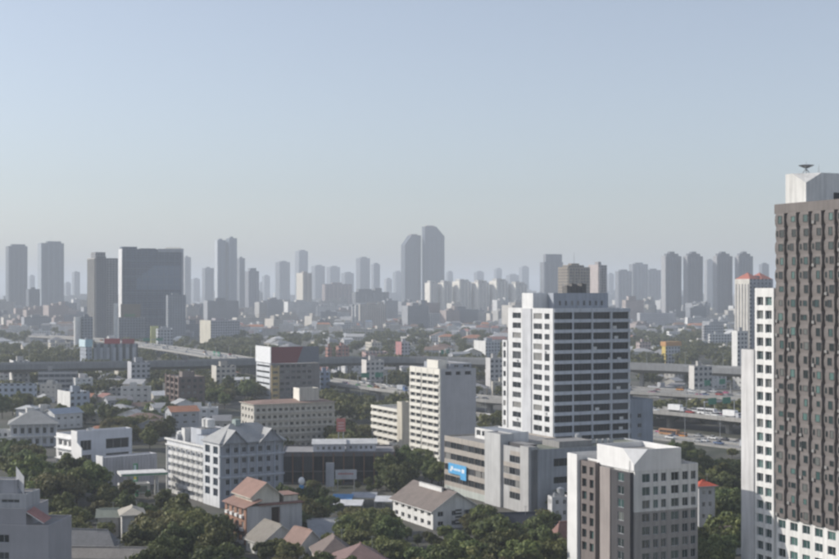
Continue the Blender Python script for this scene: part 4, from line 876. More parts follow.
for L_ in (('grey block tower left of the tall notched tower', 275, 290, 262, 3800, MD), ('tall hazy tower behind the cream block, left of centre', 295, 308, 251, 4000, (.27, .29, .32)),
          ('hazy tower, third left of the big twin towers', 311, 325, 266, 4300, MD), ('hazy slab left of the pale cluster', 326, 340, 267, 4600, MD), ('low hazy tower left of the flat-topped tower', 341, 354, 273, 4500, MD),
          ('flat-topped hazy tower left of the big twin towers', 356, 370, 258, 3900, MD), ('narrow hazy tower just left of the big twin towers', 371, 380, 264, 4000, (.27, .29, .32)),
          ('faint tower touching the big twin towers on the left', 393, 402, 272, 5200, MD), ('faint thin tower left of the low cream block', 262, 270, 276, 5200, MD), ('faint tower right of the big twin towers', 446, 453, 272, 5200, MD),
          ('faint tower above the cream condominium row', 474, 484, 272, 5200, MD), ('faint tower right above the condominium row', 494, 502, 269, 5600, MD), ('faint broad tower above the condominium row', 506, 519, 275, 5200, MD),
          ('faint wedge tower left of the grey stepped tower', 519, 529, 267, 5000, (.27, .29, .32)), ('far tower between the condominium pair', 704, 714, 260, 3600, LT), ('far tower peeping over the cream red-roofed tower', 759, 769, 264, 3200, MD),
          ('faint tower left of the slab cluster', 607, 614, 274, 5200, MD), ('faint squat tower far left between dark towers', 28, 35, 276, 5200, MD), ('faint low tower left of the dark glass tower', 64, 71, 283, 4800, MD),
          ('faint low tower right of the dark glass tower', 191, 200, 279, 5000, MD), ('faint tower in the gap right of the twin blue towers', 259, 263, 283, 5600, MD), ('pale far tower near the flat-topped tower', 384, 392, 279, 4800, LT)):
    sky_tower(*L_, frac=.3, parts=((.25, .75, L_[3]-1.2),))
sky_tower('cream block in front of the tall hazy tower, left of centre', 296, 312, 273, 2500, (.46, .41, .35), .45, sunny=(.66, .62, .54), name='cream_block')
sky_tower('pinkish long slab left of centre on the skyline', 322, 352, 284, 2700, (.38, .32, .31), .1, name='pink_slab', fins=7)
sky_tower('dark grey stepped mass left of the big twin towers', 352, 389, 292, 2300, (.20, .21, .225), .1, name='grey_mass', parts=((.1, .5, 289), (.6, .8, 288)))
# the big twin towers with cut corners
def cut_tower(label, xL, xC, xR, yt, ycut, side, d, c):
    s = Site('twin_tower', label, 'tower', xC, d, xL, xR, yt, TH, 'big twin towers'); s.dp = min(42, max(12, s.dp)); tw = towerwall(c, (.07, .085, .105), 3.6, .6, 3.4, .55)
    zc = s.z(ycut); b = MB(); w, dd, h = s.w, s.dp, s.h; cu = w*.42
    if side == 'L': prof = [(0, 0), (w, 0), (w, h), (cu, h), (0, zc)]
    else: prof = [(0, 0), (w, 0), (w, zc), (w-cu, h), (0, h)]
    b.quad([(x, 0, z) for x, z in prof], tw); b.quad([(x, dd, z) for x, z in prof], tw)
    for k in range(5):
        j = (k+1) % 5; b.quad([(prof[k][0], 0, prof[k][1]), (prof[j][0], 0, prof[j][1]), (prof[j][0], dd, prof[j][1]), (prof[k][0], dd, prof[k][1])], tw)
    b.build('shaft', s.e)
    for k in range(4): b = MB(); b.box(w*(k+.3)/4, w*(k+.45)/4, -1.2, -.05, 0, min(zc, h)-2, wall(mul(c, .7))); b.build('bay_strip', s.e)
    xa = cu if side == 'L' else w*.1
    b = MB(); b.box(xa+1, xa+w*.42, dd*.2, dd*.8, h-.1, h+3.5, wall((.33, .28, .25))); b.build('crown', s.e)
cut_tower('left and lower one of the big twin towers with cut corners', 401, 405, 421, 235, 245, 'L', 4300, (.13, .15, .18))
cut_tower('right and taller one of the big twin towers with cut corners', 422, 425, 444.5, 226.5, 236, 'R', 4300, (.14, .16, .195))
mark('the big twin towers', 423, 320, 3200)
for k, (a, c, y) in enumerate(((425, 438, 283), (438.3, 452, 283), (452.5, 471, 281.5), (471.5, 489, 282.5), (489.5, 508, 281), (508.5, 527, 284))):
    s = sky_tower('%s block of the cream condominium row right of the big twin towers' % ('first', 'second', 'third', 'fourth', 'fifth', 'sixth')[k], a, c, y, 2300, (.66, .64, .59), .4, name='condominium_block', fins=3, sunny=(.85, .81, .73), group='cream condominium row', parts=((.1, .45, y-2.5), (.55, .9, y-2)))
mark('the cream condominium row', 475, 325, 2450)
sky_tower('grey stepped tower above the broad office tower', 540, 563, 262, 2300, (.25, .265, .29), .18, parts=((.12, .98, 254),), crown=False)
sky_tower('brown tower with rust stains behind the broad office tower', 558, 590, 267, 1500, (.30, .255, .205), .3, pitch=3.4, name='brown_tower', parts=((.1, .8, 265),))
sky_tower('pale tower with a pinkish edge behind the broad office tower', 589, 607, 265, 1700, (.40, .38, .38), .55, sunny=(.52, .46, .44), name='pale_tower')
for k, (a, c, y) in enumerate(((615, 632, 271), (629, 648, 264), (645, 661, 270))):
    sky_tower(('left', 'middle and tallest', 'right')[k]+' slab of the hazy slab cluster right of the office tower', a, c, y, 2900+k*120, (.27, .28, .305), .2, name='slab_block', group='hazy slab cluster', parts=((.2, .7, y-1.5),))
mark('the hazy slab cluster', 638, 320, 2900)
for k, (a, c) in enumerate(((661.5, 681.5), (683.5, 703), (713, 732.5), (735, 753))):
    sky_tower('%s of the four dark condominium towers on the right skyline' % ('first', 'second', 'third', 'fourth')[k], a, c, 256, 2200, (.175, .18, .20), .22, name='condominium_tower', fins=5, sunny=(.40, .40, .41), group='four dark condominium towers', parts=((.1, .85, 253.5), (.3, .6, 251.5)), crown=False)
mark('the four dark condominium towers', 705, 320, 2200)

# ------------------------------------------------------------------ hazy mid-rises between the skyline towers
def filler(n, x0, x1, d0, d1, h0, h1, seed, wmax):
    rr = random.Random(seed)
    got = 0
    for _ in range(n*5):
        if got >= n: break
        px = rr.uniform(x0, x1); d = rr.uniform(d0, d1); X = (px-CX)/F*d; w_ = rr.uniform(.35, 1)*wmax; dp = rr.uniform(14, 26); h = rr.uniform(h0, h1)
        if blocked(X, d, w_*.6): continue
        th = rr.choice((TH, R(5), R(40))); e = empty('mid_rise_block', (X, d, 0), th); foot(X, d, th, -w_/2, -dp/2, w_/2, dp/2)
        c, cn = rr.choice((((.45, .44, .42), 'pale'), ((.30, .31, .33), 'grey'), ((.55, .52, .47), 'cream'), ((.40, .34, .32), 'pinkish'), ((.22, .235, .26), 'dark'), ((.60, .60, .59), 'white')))
        tw = towerwall(c, (.08, .09, .10), 3.6, .5, 3.3, .5)
        block(e, -w_/2, -dp/2, w_, dp, 0, h, tw, None, None, par=1.0)
        b = MB(); b.box(-w_/2-.6, -w_/2-.05, -dp/2+.5, dp/2-.5, 0, h+.3, wall(mul(c, 1.25))); b.build('side_wall', e)  # brightened copy of the wall colour stands for sunlight on the left
        block(e, -w_*.2, -dp*.2, w_*.3, dp*.4, h-1, h+rr.uniform(2.5, 5), wall(mul(c, .9)), None, None, par=.4, name='roof_house')
        if rr.random() < .5: block(e, w_*.2, -dp*.3, w_*.22, dp*.5, h-1, h+rr.uniform(3, 9), tw, None, None, par=.4, name='upper_block')
        AUTO.append((e, 'building', '%s %s block' % (cn, 'slab-like' if w_ > 34 else 'narrow'), topix((X, d, h)), d, None)); got += 1
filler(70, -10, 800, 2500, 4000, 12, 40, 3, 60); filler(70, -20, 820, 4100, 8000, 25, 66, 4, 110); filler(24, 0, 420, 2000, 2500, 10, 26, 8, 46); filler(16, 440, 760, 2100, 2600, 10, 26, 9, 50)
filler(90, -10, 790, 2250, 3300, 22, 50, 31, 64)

# ------------------------------------------------------------------ roads and viaducts
def catmull(P, n=10):
    out = []; Q = [P[0]*2-P[1]]+P+[P[-1]*2-P[-2]]
    for i in range(1, len(Q)-2):
        for k in range(n):
            t = k/n; a, b, c, d = Q[i-1], Q[i], Q[i+1], Q[i+2]
            out.append(.5*((2*b)+(c-a)*t+(2*a-5*b+4*c-d)*t*t+(3*b-a-3*c+d)*t**3))
    out.append(P[-1]); return out
def sweep(name, L, prof, mat, parent):
    """closed cross-section prof [(across, up)] swept along L"""
    b = MB(); n = len(prof); rings = []
    for i, p in enumerate(L):
        t = (L[min(i+1, len(L)-1)]-L[max(i-1, 0)]); t.z = 0; t.normalize(); nrm = Vector((t.y, -t.x, 0))
        rings.append([(p+nrm*a+Vector((0, 0, h))) for a, h in prof])
    for i in range(len(L)-1):
        for k in range(n):
            j = (k+1) % n; b.quad([rings[i][k], rings[i+1][k], rings[i+1][j], rings[i][j]], mat)
    return b.build(name, parent)
def asphalt():
    m, nt, p = _new('asphalt'); v = _coords(nt); a = _noise(nt, v, .05, 6); b = _noise(nt, v, .8, 3)
    nt.links.new(_mix(nt, .4, _ramp(nt, a, [(.3, (.22, .215, .20)), (.7, (.32, .31, .29))]), _ramp(nt, b, [(.3, (.20, .195, .185)), (.7, (.30, .29, .28))])), p.inputs['Base Color'])
    p.inputs['Roughness'].default_value = .9; return m
M_ASPH = asphalt(); M_CONC = wall((.36, .35, .33)); M_BARR = wall((.26, .265, .27)); M_PAINT = plain((.72, .71, .68))
ROADS = {}
def road(name, pts, width, elevated=True, barrier=1.1, bm=None, lanes=4, girder=2.2):
    L = catmull(pts, 12); e = empty(name, (0, 0, 0)); tag(e, kind='structure'); hw = width/2
    if elevated:
        sweep('deck', L, [(-hw, -.4), (-hw, 0), (hw, 0), (hw, -.4), (hw*.55, -girder), (-hw*.55, -girder)], M_ASPH, e)
        for sgn in (-1, 1): sweep('parapet', L, [(sgn*(hw+.02), -.9), (sgn*(hw+.02), barrier), (sgn*(hw+.35), barrier), (sgn*(hw+.35), -.9)], bm or M_CONC, e)
        acc = 0
        pr = MB(); pr.box(-1.2, 1.2, -1.2, 1.2, -30, -2.6, M_CONC); pr.box(-hw*.6, hw*.6, -1.3, 1.3, -3.4, -girder+.05, M_CONC); pm = pr.mesh('pier')
        for i in range(1, len(L)):
            acc += (L[i]-L[i-1]).length
            if acc > 34:
                acc = 0; t = L[i]-L[i-1]
                o = link('pier', pm, e, L[i], math.atan2(t.y, t.x)+R(90)); o.scale = (1, 1, 1)
        if name == 'elevated_expressway':
            pn = MB(); pn.box(-5.8, 5.8, -.14, .14, 0, 1.5, wall((.34, .345, .35))); pn = pn.mesh('barrier_panel'); run = 0.0
            for i in range(1, len(L)):
                t = L[i]-L[i-1]; ln = t.length; t.normalize(); nrm = Vector((t.y, -t.x, 0)); k = (12-run) % 12
                while k < ln:
                    p = L[i-1]+t*k+nrm*(hw+.19)+Vector((0, 0, barrier+.01)); u = topix(p)[0]
                    if -20 < u < 860 and (i//7) % 3: link('barrier_panel', pn, e, p, math.atan2(t.y, t.x))
                    k += 12
                run = (run+ln) % 12
    else:
        sweep('carriageway', L, [(-hw, .004), (-hw, .02), (hw, .02), (hw, .004)], M_ASPH, e)
        for sgn in (-1, 1): sweep('kerb', L, [(sgn*(hw+.02), .0), (sgn*(hw+.02), .8), (sgn*(hw+.4), .8), (sgn*(hw+.4), .0)], M_CONC, e)
    sweep('median', L, [(-.25, .03), (-.25, .9), (.25, .9), (.25, .03)], M_CONC, e)
    b = MB(); zz = .006 if elevated else .03
    for q in range(1, lanes):
        a = -hw+width*q/lanes
        if abs(a) < .5: continue
        for i in range(0, len(L)-1):
            d = L[i+1]-L[i]; t = d.normalized(); t.z = 0; nrm = Vector((t.y, -t.x, 0)); ln = d.length; k = 0.0
            while k < ln-3:
                p = L[i]+d*(k/ln)+nrm*a+Vector((0, 0, zz)); r = L[i]+d*((k+4)/ln)+nrm*a+Vector((0, 0, zz))
                b.quad([p-nrm*.1, p+nrm*.1, r+nrm*.1, r-nrm*.1], M_PAINT); k += 10
    b.build('lane_markings', e)['kind'] = 'stuff'
    for i in range(len(L)-1):
        a, c = L[i], L[i+1]; m_ = (a+c)/2; th = math.atan2(c.y-a.y, c.x-a.x); l = (c-a).length/2
        FOOT.append((m_.x, m_.y, math.cos(th), math.sin(th), -l, -hw-1, l, hw+1))
    ROADS[name] = (L, width, lanes); return e
road('elevated_expressway', [ground(x, y, 16) for x, y in ((-160, 374), (-60, 369), (150, 365), (300, 362), (420, 361), (600, 366), (760, 372.5), (900, 380), (1000, 388))], 24, True, 2.6, M_BARR, 6, 3.0)
road('toll_expressway', [ground(x, y, 8) for x, y in ((318, 379.5), (410, 391), (490, 399), (650, 409.5), (745, 418), (860, 430), (960, 442))], 21, True, 1.0, None, 6)
road('wide_ramp', [ground(x, y, 9) for x, y in ((520, 384), (650, 391), (745, 396.5), (860, 405), (960, 414))], 34, True, .9, None, 8)
road('ground_highway', [ground(x, y, 0) for x, y in ((300, 392), (380, 404), (480, 417.5), (650, 435), (745, 446), (860, 461), (960, 476))], 27, False, lanes=8)
road('distant_toll_road', [ground(x, y, 10) for x, y in ((40, 336), (95, 339.5), (140, 344.5), (200, 353), (262, 363.5), (300, 371))], 30, True, .9, None, 8)

# ------------------------------------------------------------------ vehicles
GL = glass((.02, .024, .03)); RUB = plain((.02, .02, .02), .9); CHROME = plain((.5, .5, .5), .3, .8)
def car_proto(colour, kind):
    root = empty('car', (0, 0, -500)); pm = plain(colour, .35)
    if kind == 'sedan': prof = [(-2.2, .35), (-2.25, .85), (-1.9, .98), (-1.3, 1.0), (1.0, .98), (2.1, .78), (2.25, .5), (2.2, .35)]; cab = [(-1.75, .98), (-1.1, 1.45), (.25, 1.46), (1.05, .97)]; L, W, hw = 4.5, .86, .86
    elif kind == 'pickup': prof = [(-2.6, .5), (-2.6, 1.1), (-.6, 1.1), (1.1, 1.1), (2.4, .98), (2.5, .5)]; cab = [(-.75, 1.09), (-.55, 1.72), (.5, 1.74), (1.25, 1.09)]; W = .9
    elif kind == 'van': prof = [(-2.4, .4), (-2.45, 1.1), (1.6, 1.15), (2.35, .95), (2.4, .4)]; cab = [(-2.4, 1.1), (-2.3, 1.95), (1.0, 1.98), (1.75, 1.12)]; W = .92
    b = MB(); n = len(prof)
    for s_ in (-1, 1): b.quad([(x, s_*W, z) for x, z in prof], pm)
    for k in range(n): j = (k+1) % n; b.quad([(prof[k][0], -W, prof[k][1]), (prof[j][0], -W, prof[j][1]), (prof[j][0], W, prof[j][1]), (prof[k][0], W, prof[k][1])], pm)
    b.build('body', root)
    b = MB(); wi = W-.18
    C_ = [(x, (W-.06 if k in (0, 3) else wi), z) for k, (x, z) in enumerate(cab)]
    for s_ in (-1, 1): b.quad([(x, s_*y, z) for x, y, z in C_], GL)
    b.quad([(C_[0][0], -C_[0][1], C_[0][2]), (C_[0][0], C_[0][1], C_[0][2]), (C_[1][0], C_[1][1], C_[1][2]), (C_[1][0], -C_[1][1], C_[1][2])], GL)
    b.quad([(C_[3][0], -C_[3][1], C_[3][2]), (C_[3][0], C_[3][1], C_[3][2]), (C_[2][0], C_[2][1], C_[2][2]), (C_[2][0], -C_[2][1], C_[2][2])], GL)
    b.build('cabin_glass', root)
    b = MB(); b.box(C_[1][0]-.05, C_[2][0]+.05, -wi-.02, wi+.02, C_[1][2], C_[1][2]+.05, pm); b.build('roof_panel', root)
    wheels(root, (-1.4, 1.4), W, .32); return root
def wheels(root, xs, W, r):
    b = MB(); n = 10
    for y in (-.11, .11): b.quad([(r*math.cos(2*math.pi*k/n), y, r*math.sin(2*math.pi*k/n)) for k in range(n)], RUB)
    for k in range(n):
        a0, a1 = 2*math.pi*k/n, 2*math.pi*(k+1)/n
        b.quad([(r*math.cos(a0), -.11, r*math.sin(a0)), (r*math.cos(a1), -.11, r*math.sin(a1)), (r*math.cos(a1), .11, r*math.sin(a1)), (r*math.cos(a0), .11, r*math.sin(a0))], RUB)
    me = b.mesh('wheel')
    for x in xs:
        for s_ in (-1, 1): link('wheel', me, root, (x, s_*(W-.08), r))
def truck_proto(colour, cabc, ln=7.5):
    root = empty('box_truck', (0, 0, -500))
    b = MB(); b.box(-ln, 0, -1.2, 1.2, 1.0, 3.7, plain(colour, .5)); b.build('cargo_box', root)
    b = MB(); b.box(-ln, 2.0, -1.0, 1.0, .6, 1.0, M_DARK); b.build('chassis', root)
    b = MB(); pr = [(.25, .6), (2.3, .6), (2.3, 1.5), (2.05, 2.6), (.25, 2.65)]
    for s_ in (-1, 1): b.quad([(x, s_*1.1, z) for x, z in pr], plain(cabc, .4))
    for k in range(5): j = (k+1) % 5; b.quad([(pr[k][0], -1.1, pr[k][1]), (pr[j][0], -1.1, pr[j][1]), (pr[j][0], 1.1, pr[j][1]), (pr[k][0], 1.1, pr[k][1])], plain(cabc, .4))
    b.build('cab', root)
    b = MB(); b.quad([(2.33, -.95, 1.6), (2.33, .95, 1.6), (2.12, .95, 2.45), (2.12, -.95, 2.45)], GL); b.build('windscreen', root)
    wheels(root, (1.3, -ln+1.2, -ln+2.4), 1.1, .45); return root
def bus_proto(c):
    root = empty('bus', (0, 0, -500)); b = MB(); b.box(-5.5, 5.5, -1.2, 1.2, .5, 3.1, plain(c, .4)); b.build('body', root)
    for s_ in (-1, 1):
        for k in range(7): b = MB(); b.box(-5.1+1.45*k, -3.85+1.45*k, s_*1.2-(.03 if s_ < 0 else -.005), s_*1.2+(.03 if s_ > 0 else -.005), 1.5, 2.6, GL); b.build('window', root)
    wheels(root, (-3.4, 3.6), 1.2, .48); return root
PRO = [('white', 'sedan', car_proto((.74, .74, .73), 'sedan')), ('silver', 'sedan', car_proto((.42, .43, .44), 'sedan')), ('dark', 'sedan', car_proto((.04, .04, .05), 'sedan')), ('blue', 'pickup truck', car_proto((.08, .13, .25), 'pickup')),
       ('white', 'pickup truck', car_proto((.72, .72, .71), 'pickup')), ('white', 'van', car_proto((.76, .76, .75), 'van')), ('pink', 'taxi', car_proto((.55, .13, .25), 'sedan')), ('green and yellow', 'taxi', car_proto((.12, .32, .12), 'sedan')),
       ('red', 'sedan', car_proto((.40, .05, .04), 'sedan')), ('orange', 'van', car_proto((.60, .25, .05), 'van'))]
TRK = [('white', 'box truck', truck_proto((.80, .80, .79), (.55, .56, .58))), ('grey', 'box truck', truck_proto((.45, .47, .50), (.10, .18, .35), 6.5)), ('orange', 'bus', bus_proto((.40, .21, .10))), ('white', 'bus', bus_proto((.7, .7, .7)))]
USED = set()
def put(proto, loc, rz):
    i = id(proto)
    if i not in USED: USED.add(i); o = proto
    else: o = copy_tree(proto)
    o.location = loc; o.rotation_euler = (0, 0, rz); return o
PLACED = []
def drive(rd, frac, lane, pr, cat):
    L, W, lanes = ROADS[rd]; i = min(len(L)-2, int(frac*(len(L)-1))); f = frac*(len(L)-1)-i
    p = L[i].lerp(L[i+1], f); t = (L[i+1]-L[i]).normalized(); nrm = Vector((t.y, -t.x, 0)).normalized()
    a = -W/2+W*(lane+.5)/lanes
    q = p+nrm*a+Vector((0, 0, .0 if rd != 'ground_highway' else .02))
    for (r, l2, f2) in PLACED:
        if r == rd and l2 == lane and abs(f2-frac)*len(L)*14 < 11: return None
    PLACED.append((rd, lane, frac))
    o = put(pr[2], q, math.atan2(t.y, t.x)+(math.pi if lane < lanes/2 else 0))
    AUTO.append((o, cat, pr[0]+' '+pr[1], topix(q), q.y, {'wide_ramp': 'the wide raised ramp', 'toll_expressway': 'the raised tolled expressway', 'ground_highway': 'the ground-level highway', 'distant_toll_road': 'the distant tolled road', 'elevated_expressway': 'the high viaduct'}[rd]))
    return o
drive('toll_expressway', .665, 4, TRK[0], 'truck'); drive('toll_expressway', .55, 3, TRK[0], 'truck'); drive('toll_expressway', .60, 3, TRK[3], 'bus')
drive('ground_highway', .515, 2, TRK[2], 'bus'); drive('toll_expressway', .17, 4, TRK[1], 'truck'); drive('ground_highway', .70, 6, TRK[1], 'truck')
for rd, n, a, c in (('wide_ramp', 40, .1, .6), ('toll_expressway', 78, .03, .72), ('ground_highway', 62, .1, .74), ('distant_toll_road', 80, .22, .85), ('elevated_expressway', 14, .1, .8)):
    lanes = ROADS[rd][2]
    for k in range(n):
        pr = random.choices(PRO, (9, 7, 4, 3, 5, 4, 2, 2, 2, 1))[0]
        drive(rd, random.uniform(a, c), random.randrange(lanes), pr, pr[1].split()[0] if pr[1] != 'sedan' else 'car')
# street lamps along the two tolled roads
def lamp_proto():
    r = empty('street_lamp', (0, 0, -500)); b = MB(); b.cyl(0, 0, 0, 10, .14, .08, M_METAL, 8); b.build('pole', r)
    b = MB(); b.bar((0, 0, 9.9), (1.8, 0, 10.5), .05, M_METAL); b.bar((0, 0, 9.9), (-1.8, 0, 10.5), .05, M_METAL); b.build('arm', r)
    for s_ in (-1, 1): b = MB(); b.box(s_*1.8-.4, s_*1.8+.4, -.15, .15, 10.4, 10.6, M_GREY); b.build('lamp_head', r)
    return r
LP = ('', '', lamp_proto())
for rd, st in (('toll_expressway', .055), ('ground_highway', .07), ('distant_toll_road', .07), ('elevated_expressway', .03)):
    L, W, lanes = ROADS[rd]; f = .06
    while f < .74:
        x = f*(len(L)-1); i = int(x); p = L[i].lerp(L[i+1], x-i); t = L[i+1]-L[i]
        o = put(LP[2], p+Vector((0, 0, .9)), math.atan2(t.y, t.x)+R(90))
        AUTO.append((o, 'street lamp', 'twin-armed street lamp', topix(p), p.y, {'wide_ramp': 'the wide raised ramp', 'toll_expressway': 'the raised tolled expressway', 'ground_highway': 'the ground-level highway', 'distant_toll_road': 'the distant tolled road', 'elevated_expressway': 'the high viaduct'}[rd])); f += st

for rd, f, w_ in (('elevated_expressway', .30, 9), ('elevated_expressway', .52, 7), ('toll_expressway', .10, 8), ('toll_expressway', .62, 8), ('distant_toll_road', .45, 11), ('wide_ramp', .42, 9)):
    L, W, lanes = ROADS[rd]; x = f*(len(L)-1); i = int(x); p = L[i].lerp(L[i+1], x-i); t = L[i+1]-L[i]
    e = empty('sign_gantry', p, math.atan2(t.y, t.x)+R(90)); AUTO.append((e, 'sign gantry', 'steel gantry with green road signs', topix(p), p.y, {'wide_ramp': 'the wide raised ramp', 'toll_expressway': 'the raised tolled expressway', 'distant_toll_road': 'the distant tolled road', 'elevated_expressway': 'the high viaduct'}[rd]))
    for s_ in (-1, 1): b = MB(); b.cyl(s_*W/2*.97, 0, 0, 7.2, .25, .2, M_METAL, 8); b.build('post', e)
    b = MB(); b.box(-W/2, W/2, -.3, .3, 6.6, 7.2, M_METAL); b.build('beam', e)
    for s_ in (-.5, .42): b = MB(); b.box(W/2*s_-w_/3, W/2*s_+w_/3, -.5, -.32, 5.6, 8.6, plain((.04, .20, .13))); b.build('sign_panel', e)

# ------------------------------------------------------------------ trees
M_LEAF = [leafmat('leaves_dark', (.045, .062, .025), (.13, .155, .055)), leafmat('leaves_mid', (.062, .082, .031), (.18, .195, .068)), leafmat('leaves_olive', (.08, .092, .036), (.22, .215, .085))]
M_BARK = plain((.10, .08, .06), .95)
def leaf_quads(centres, size, nrm_bias, r):
    """random leaf cards at the centres, tilted outwards"""
    n = len(centres)
    a = r.normal(size=(n, 3)); a += nrm_bias; a /= np.linalg.norm(a, axis=1)[:, None]
    u = np.cross(a, r.normal(size=(n, 3))); u /= np.linalg.norm(u, axis=1)[:, None]; v = np.cross(a, u)
    s1 = (size*r.uniform(.6, 1.25, n))[:, None]; s2 = (size*r.uniform(.4, .9, n))[:, None]
    V = np.stack([centres-u*s1-v*s2*.5, centres+u*s1*.3-v*s2, centres+u*s1+v*s2*.5, centres-u*s1*.3+v*s2], 1)
    return V.reshape(-1, 3)
def np_mesh(name, V, nf, mat, side=4):
    me = bpy.data.meshes.new(name); me.vertices.add(len(V)); me.vertices.foreach_set('co', V.astype(np.float32).ravel())
    me.loops.add(nf*side); me.loops.foreach_set('vertex_index', np.arange(nf*side, dtype=np.int32))
    me.polygons.add(nf); me.polygons.foreach_set('loop_start', np.arange(0, nf*side, side, dtype=np.int32))
    try: me.polygons.foreach_set('loop_total', np.full(nf, side, dtype=np.int32))
    except Exception: pass
    me.materials.append(mat); me.update(calc_edges=True); return me
def crown_points(r, nclump, per, rx, rz, zc, cl):
    """clumps over an uneven crown: leaf centres and outward directions"""
    P, N = [], []
    for k in range(nclump):
        d = r.normal(size=3); d /= np.linalg.norm(d); d[2] = d[2]*.75+.18
        rad = r.uniform(.45, 1.0)**.6; c = d*np.array([rx, rx, rz])*rad*r.uniform(.85, 1.1)
        q = r.normal(size=(per, 3)); q /= np.linalg.norm(q, axis=1)[:, None]
        s = cl*r.uniform(.7, 1.35); p = c+q*s*(r.uniform(.5, 1, (per, 1))**.5)*np.array([1, 1, .75])
        P.append(p); N.append(q*.9+d*.5)
    P = np.concatenate(P); N = np.concatenate(N); P[:, 2] += zc; return P, N
def tree_proto(seed, kind):
    r = np.random.default_rng(seed)
    root = empty('tree', (0, 0, -500))
    if kind == 'palm':
        hgt = 9.5; b = MB()
        for k in range(6): b.cyl(.25*math.sin(k*.3), 0, hgt*k/6, hgt*(k+1)/6, .24-.02*k, .22-.02*k, M_BARK, 7, False)
        b.build('trunk', root); b = MB()
        for k in range(15):
            a = 2*math.pi*k/15+r.uniform(-.2, .2); el = r.uniform(-.2, 1.0); L = 3.2; p0 = Vector((.25, 0, hgt)); prev = p0
            for q in range(5):
                t = (q+1)/5; e2 = el-1.5*t; p1 = prev+Vector((math.cos(a)*math.cos(e2), math.sin(a)*math.cos(e2), math.sin(e2)))*L/5
                w_ = .55*(1-abs(t-.45)); s_ = Vector((-math.sin(a), math.cos(a), 0))*w_
                b.quad([prev-s_-Vector((0, 0, .2)), prev, p1, p1-s_-Vector((0, 0, .2))], M_LEAF[1]); b.quad([prev+s_-Vector((0, 0, .2)), prev, p1, p1+s_-Vector((0, 0, .2))], M_LEAF[1]); prev = p1
        b.build('crown', root); return root
    rx, rz, zc, n = {'round': (4.5, 3.9, 5.0, 48), 'wide': (5.8, 3.5, 4.8, 60), 'tall': (3.4, 4.8, 5.9, 44), 'loose': (4.5, 3.8, 5.2, 38)}[kind]
    P, N = crown_points(r, n, 62, rx, rz, zc, 1.25)
    V = leaf_quads(P, .42, N*1.6, r)
    link('crown', np_mesh('crown', V, len(P), M_LEAF[seed % 3]), root)
    b = MB(); b.cyl(0, 0, -.2, zc-rz*.55, .32, .22, M_BARK, 8, False)
    for k in range(6):
        a = 2*math.pi*k/6+r.uniform(-.3, .3); e2 = Vector((math.cos(a)*rx*.6, math.sin(a)*rx*.6, zc+rz*r.uniform(-.2, .4)))
        b.bar((0, 0, zc-rz*.7), e2, .09, M_BARK)
    b.build('trunk', root); return root
TREES = [('round', 'round dense', tree_proto(3, 'round')), ('round', 'round full', tree_proto(4, 'round')), ('wide', 'broad spreading', tree_proto(6, 'wide')), ('wide', 'wide domed', tree_proto(5, 'wide')),
         ('tall', 'tall narrow', tree_proto(7, 'tall')), ('tall', 'upright leafy', tree_proto(9, 'tall')), ('loose', 'loose open', tree_proto(10, 'loose')), ('loose', 'thin ragged', tree_proto(11, 'loose')), ('palm', 'feathery palm', tree_proto(12, 'palm'))]
TPOS = []
def plant(x, y, sc_=1.0, pal=False, gap=.55):
    if blocked(x, y, 2.2*sc_): return False
    for (a, b_, c_) in TPOS:
        if (a-x)**2+(b_-y)**2 < (gap*4*(sc_+c_)/2*1.6)**2: return False
    t = TREES[8] if pal else random.choices(TREES[:8], (4, 4, 4, 4, 3, 3, 2, 2))[0]
    o = put(t[2], (x, y, 0), random.uniform(0, 6.28)); k = sc_*random.uniform(.88, 1.12); o.scale = (k*random.uniform(.9, 1.1), k*random.uniform(.9, 1.1), k)
    TPOS.append((x, y, sc_)); AUTO.append((o, 'tree', t[1]+' green', topix((x, y, 5)), y, None)); return True
def grove(x0, x1, y0, y1, n, sc0, sc1, gap=.5):
    got = 0
    for _ in range(n*8):
        if got >= n: break
        p = ground(random.uniform(x0, x1), random.uniform(y0, y1))
        if plant(p.x, p.y, random.uniform(sc0, sc1), random.random() < .03, gap): got += 1
grove(26, 97, 487, 516, 16, 1.1, 1.45); grove(97, 128, 500, 516, 5, .6, .8); grove(0, 40, 465, 482, 6, .8, 1.1); grove(395, 482, 538, 557, 14, .3, .5); grove(118, 172, 492, 512, 10, .25, .4); grove(40, 118, 512, 545, 10, .6, .9)
grove(140, 222, 545, 592, 14, .95, 1.25); grove(176, 222, 520, 545, 6, .8, 1.0); grove(100, 172, 516, 540, 14, .5, .75)
grove(284, 330, 505, 540, 10, .5, .85); grove(325, 395, 526, 560, 20, .5, .85); grove(305, 395, 486, 496, 8, .3, .45); grove(345, 395, 556, 600, 8, .7, 1.0); grove(395, 480, 562, 606, 14, .75, 1.0); grove(480, 560, 545, 606, 16, .8, 1.1); grove(396, 444, 465, 500, 10, .8, 1.1)
grove(470, 545, 528, 550, 9, .6, .9); grove(333, 372, 440, 468, 10, .9, 1.3); grove(385, 400, 480, 500, 4, .7, 1.0); grove(240, 330, 545, 590, 8, .5, .8)
grove(690, 745, 482, 545, 26, .8, 1.2); grove(690, 742, 545, 600, 8, .9, 1.2); grove(540, 560, 508, 530, 3, .5, .8)
grove(105, 170, 425, 452, 18, .9, 1.3); grove(150, 200, 412, 430, 8, .8, 1.2); grove(0, 56, 405, 422, 8, .8, 1.2); grove(60, 150, 408, 425, 14, .7, 1.1); grove(205, 260, 396, 412, 12, .9, 1.3)
grove(-10, 60, 455, 466, 5, .7, 1.0); grove(240, 345, 455, 470, 6, .7, 1.0); grove(650, 745, 455, 480, 18, .45, .75)
NEAR_TREES = len(TPOS)

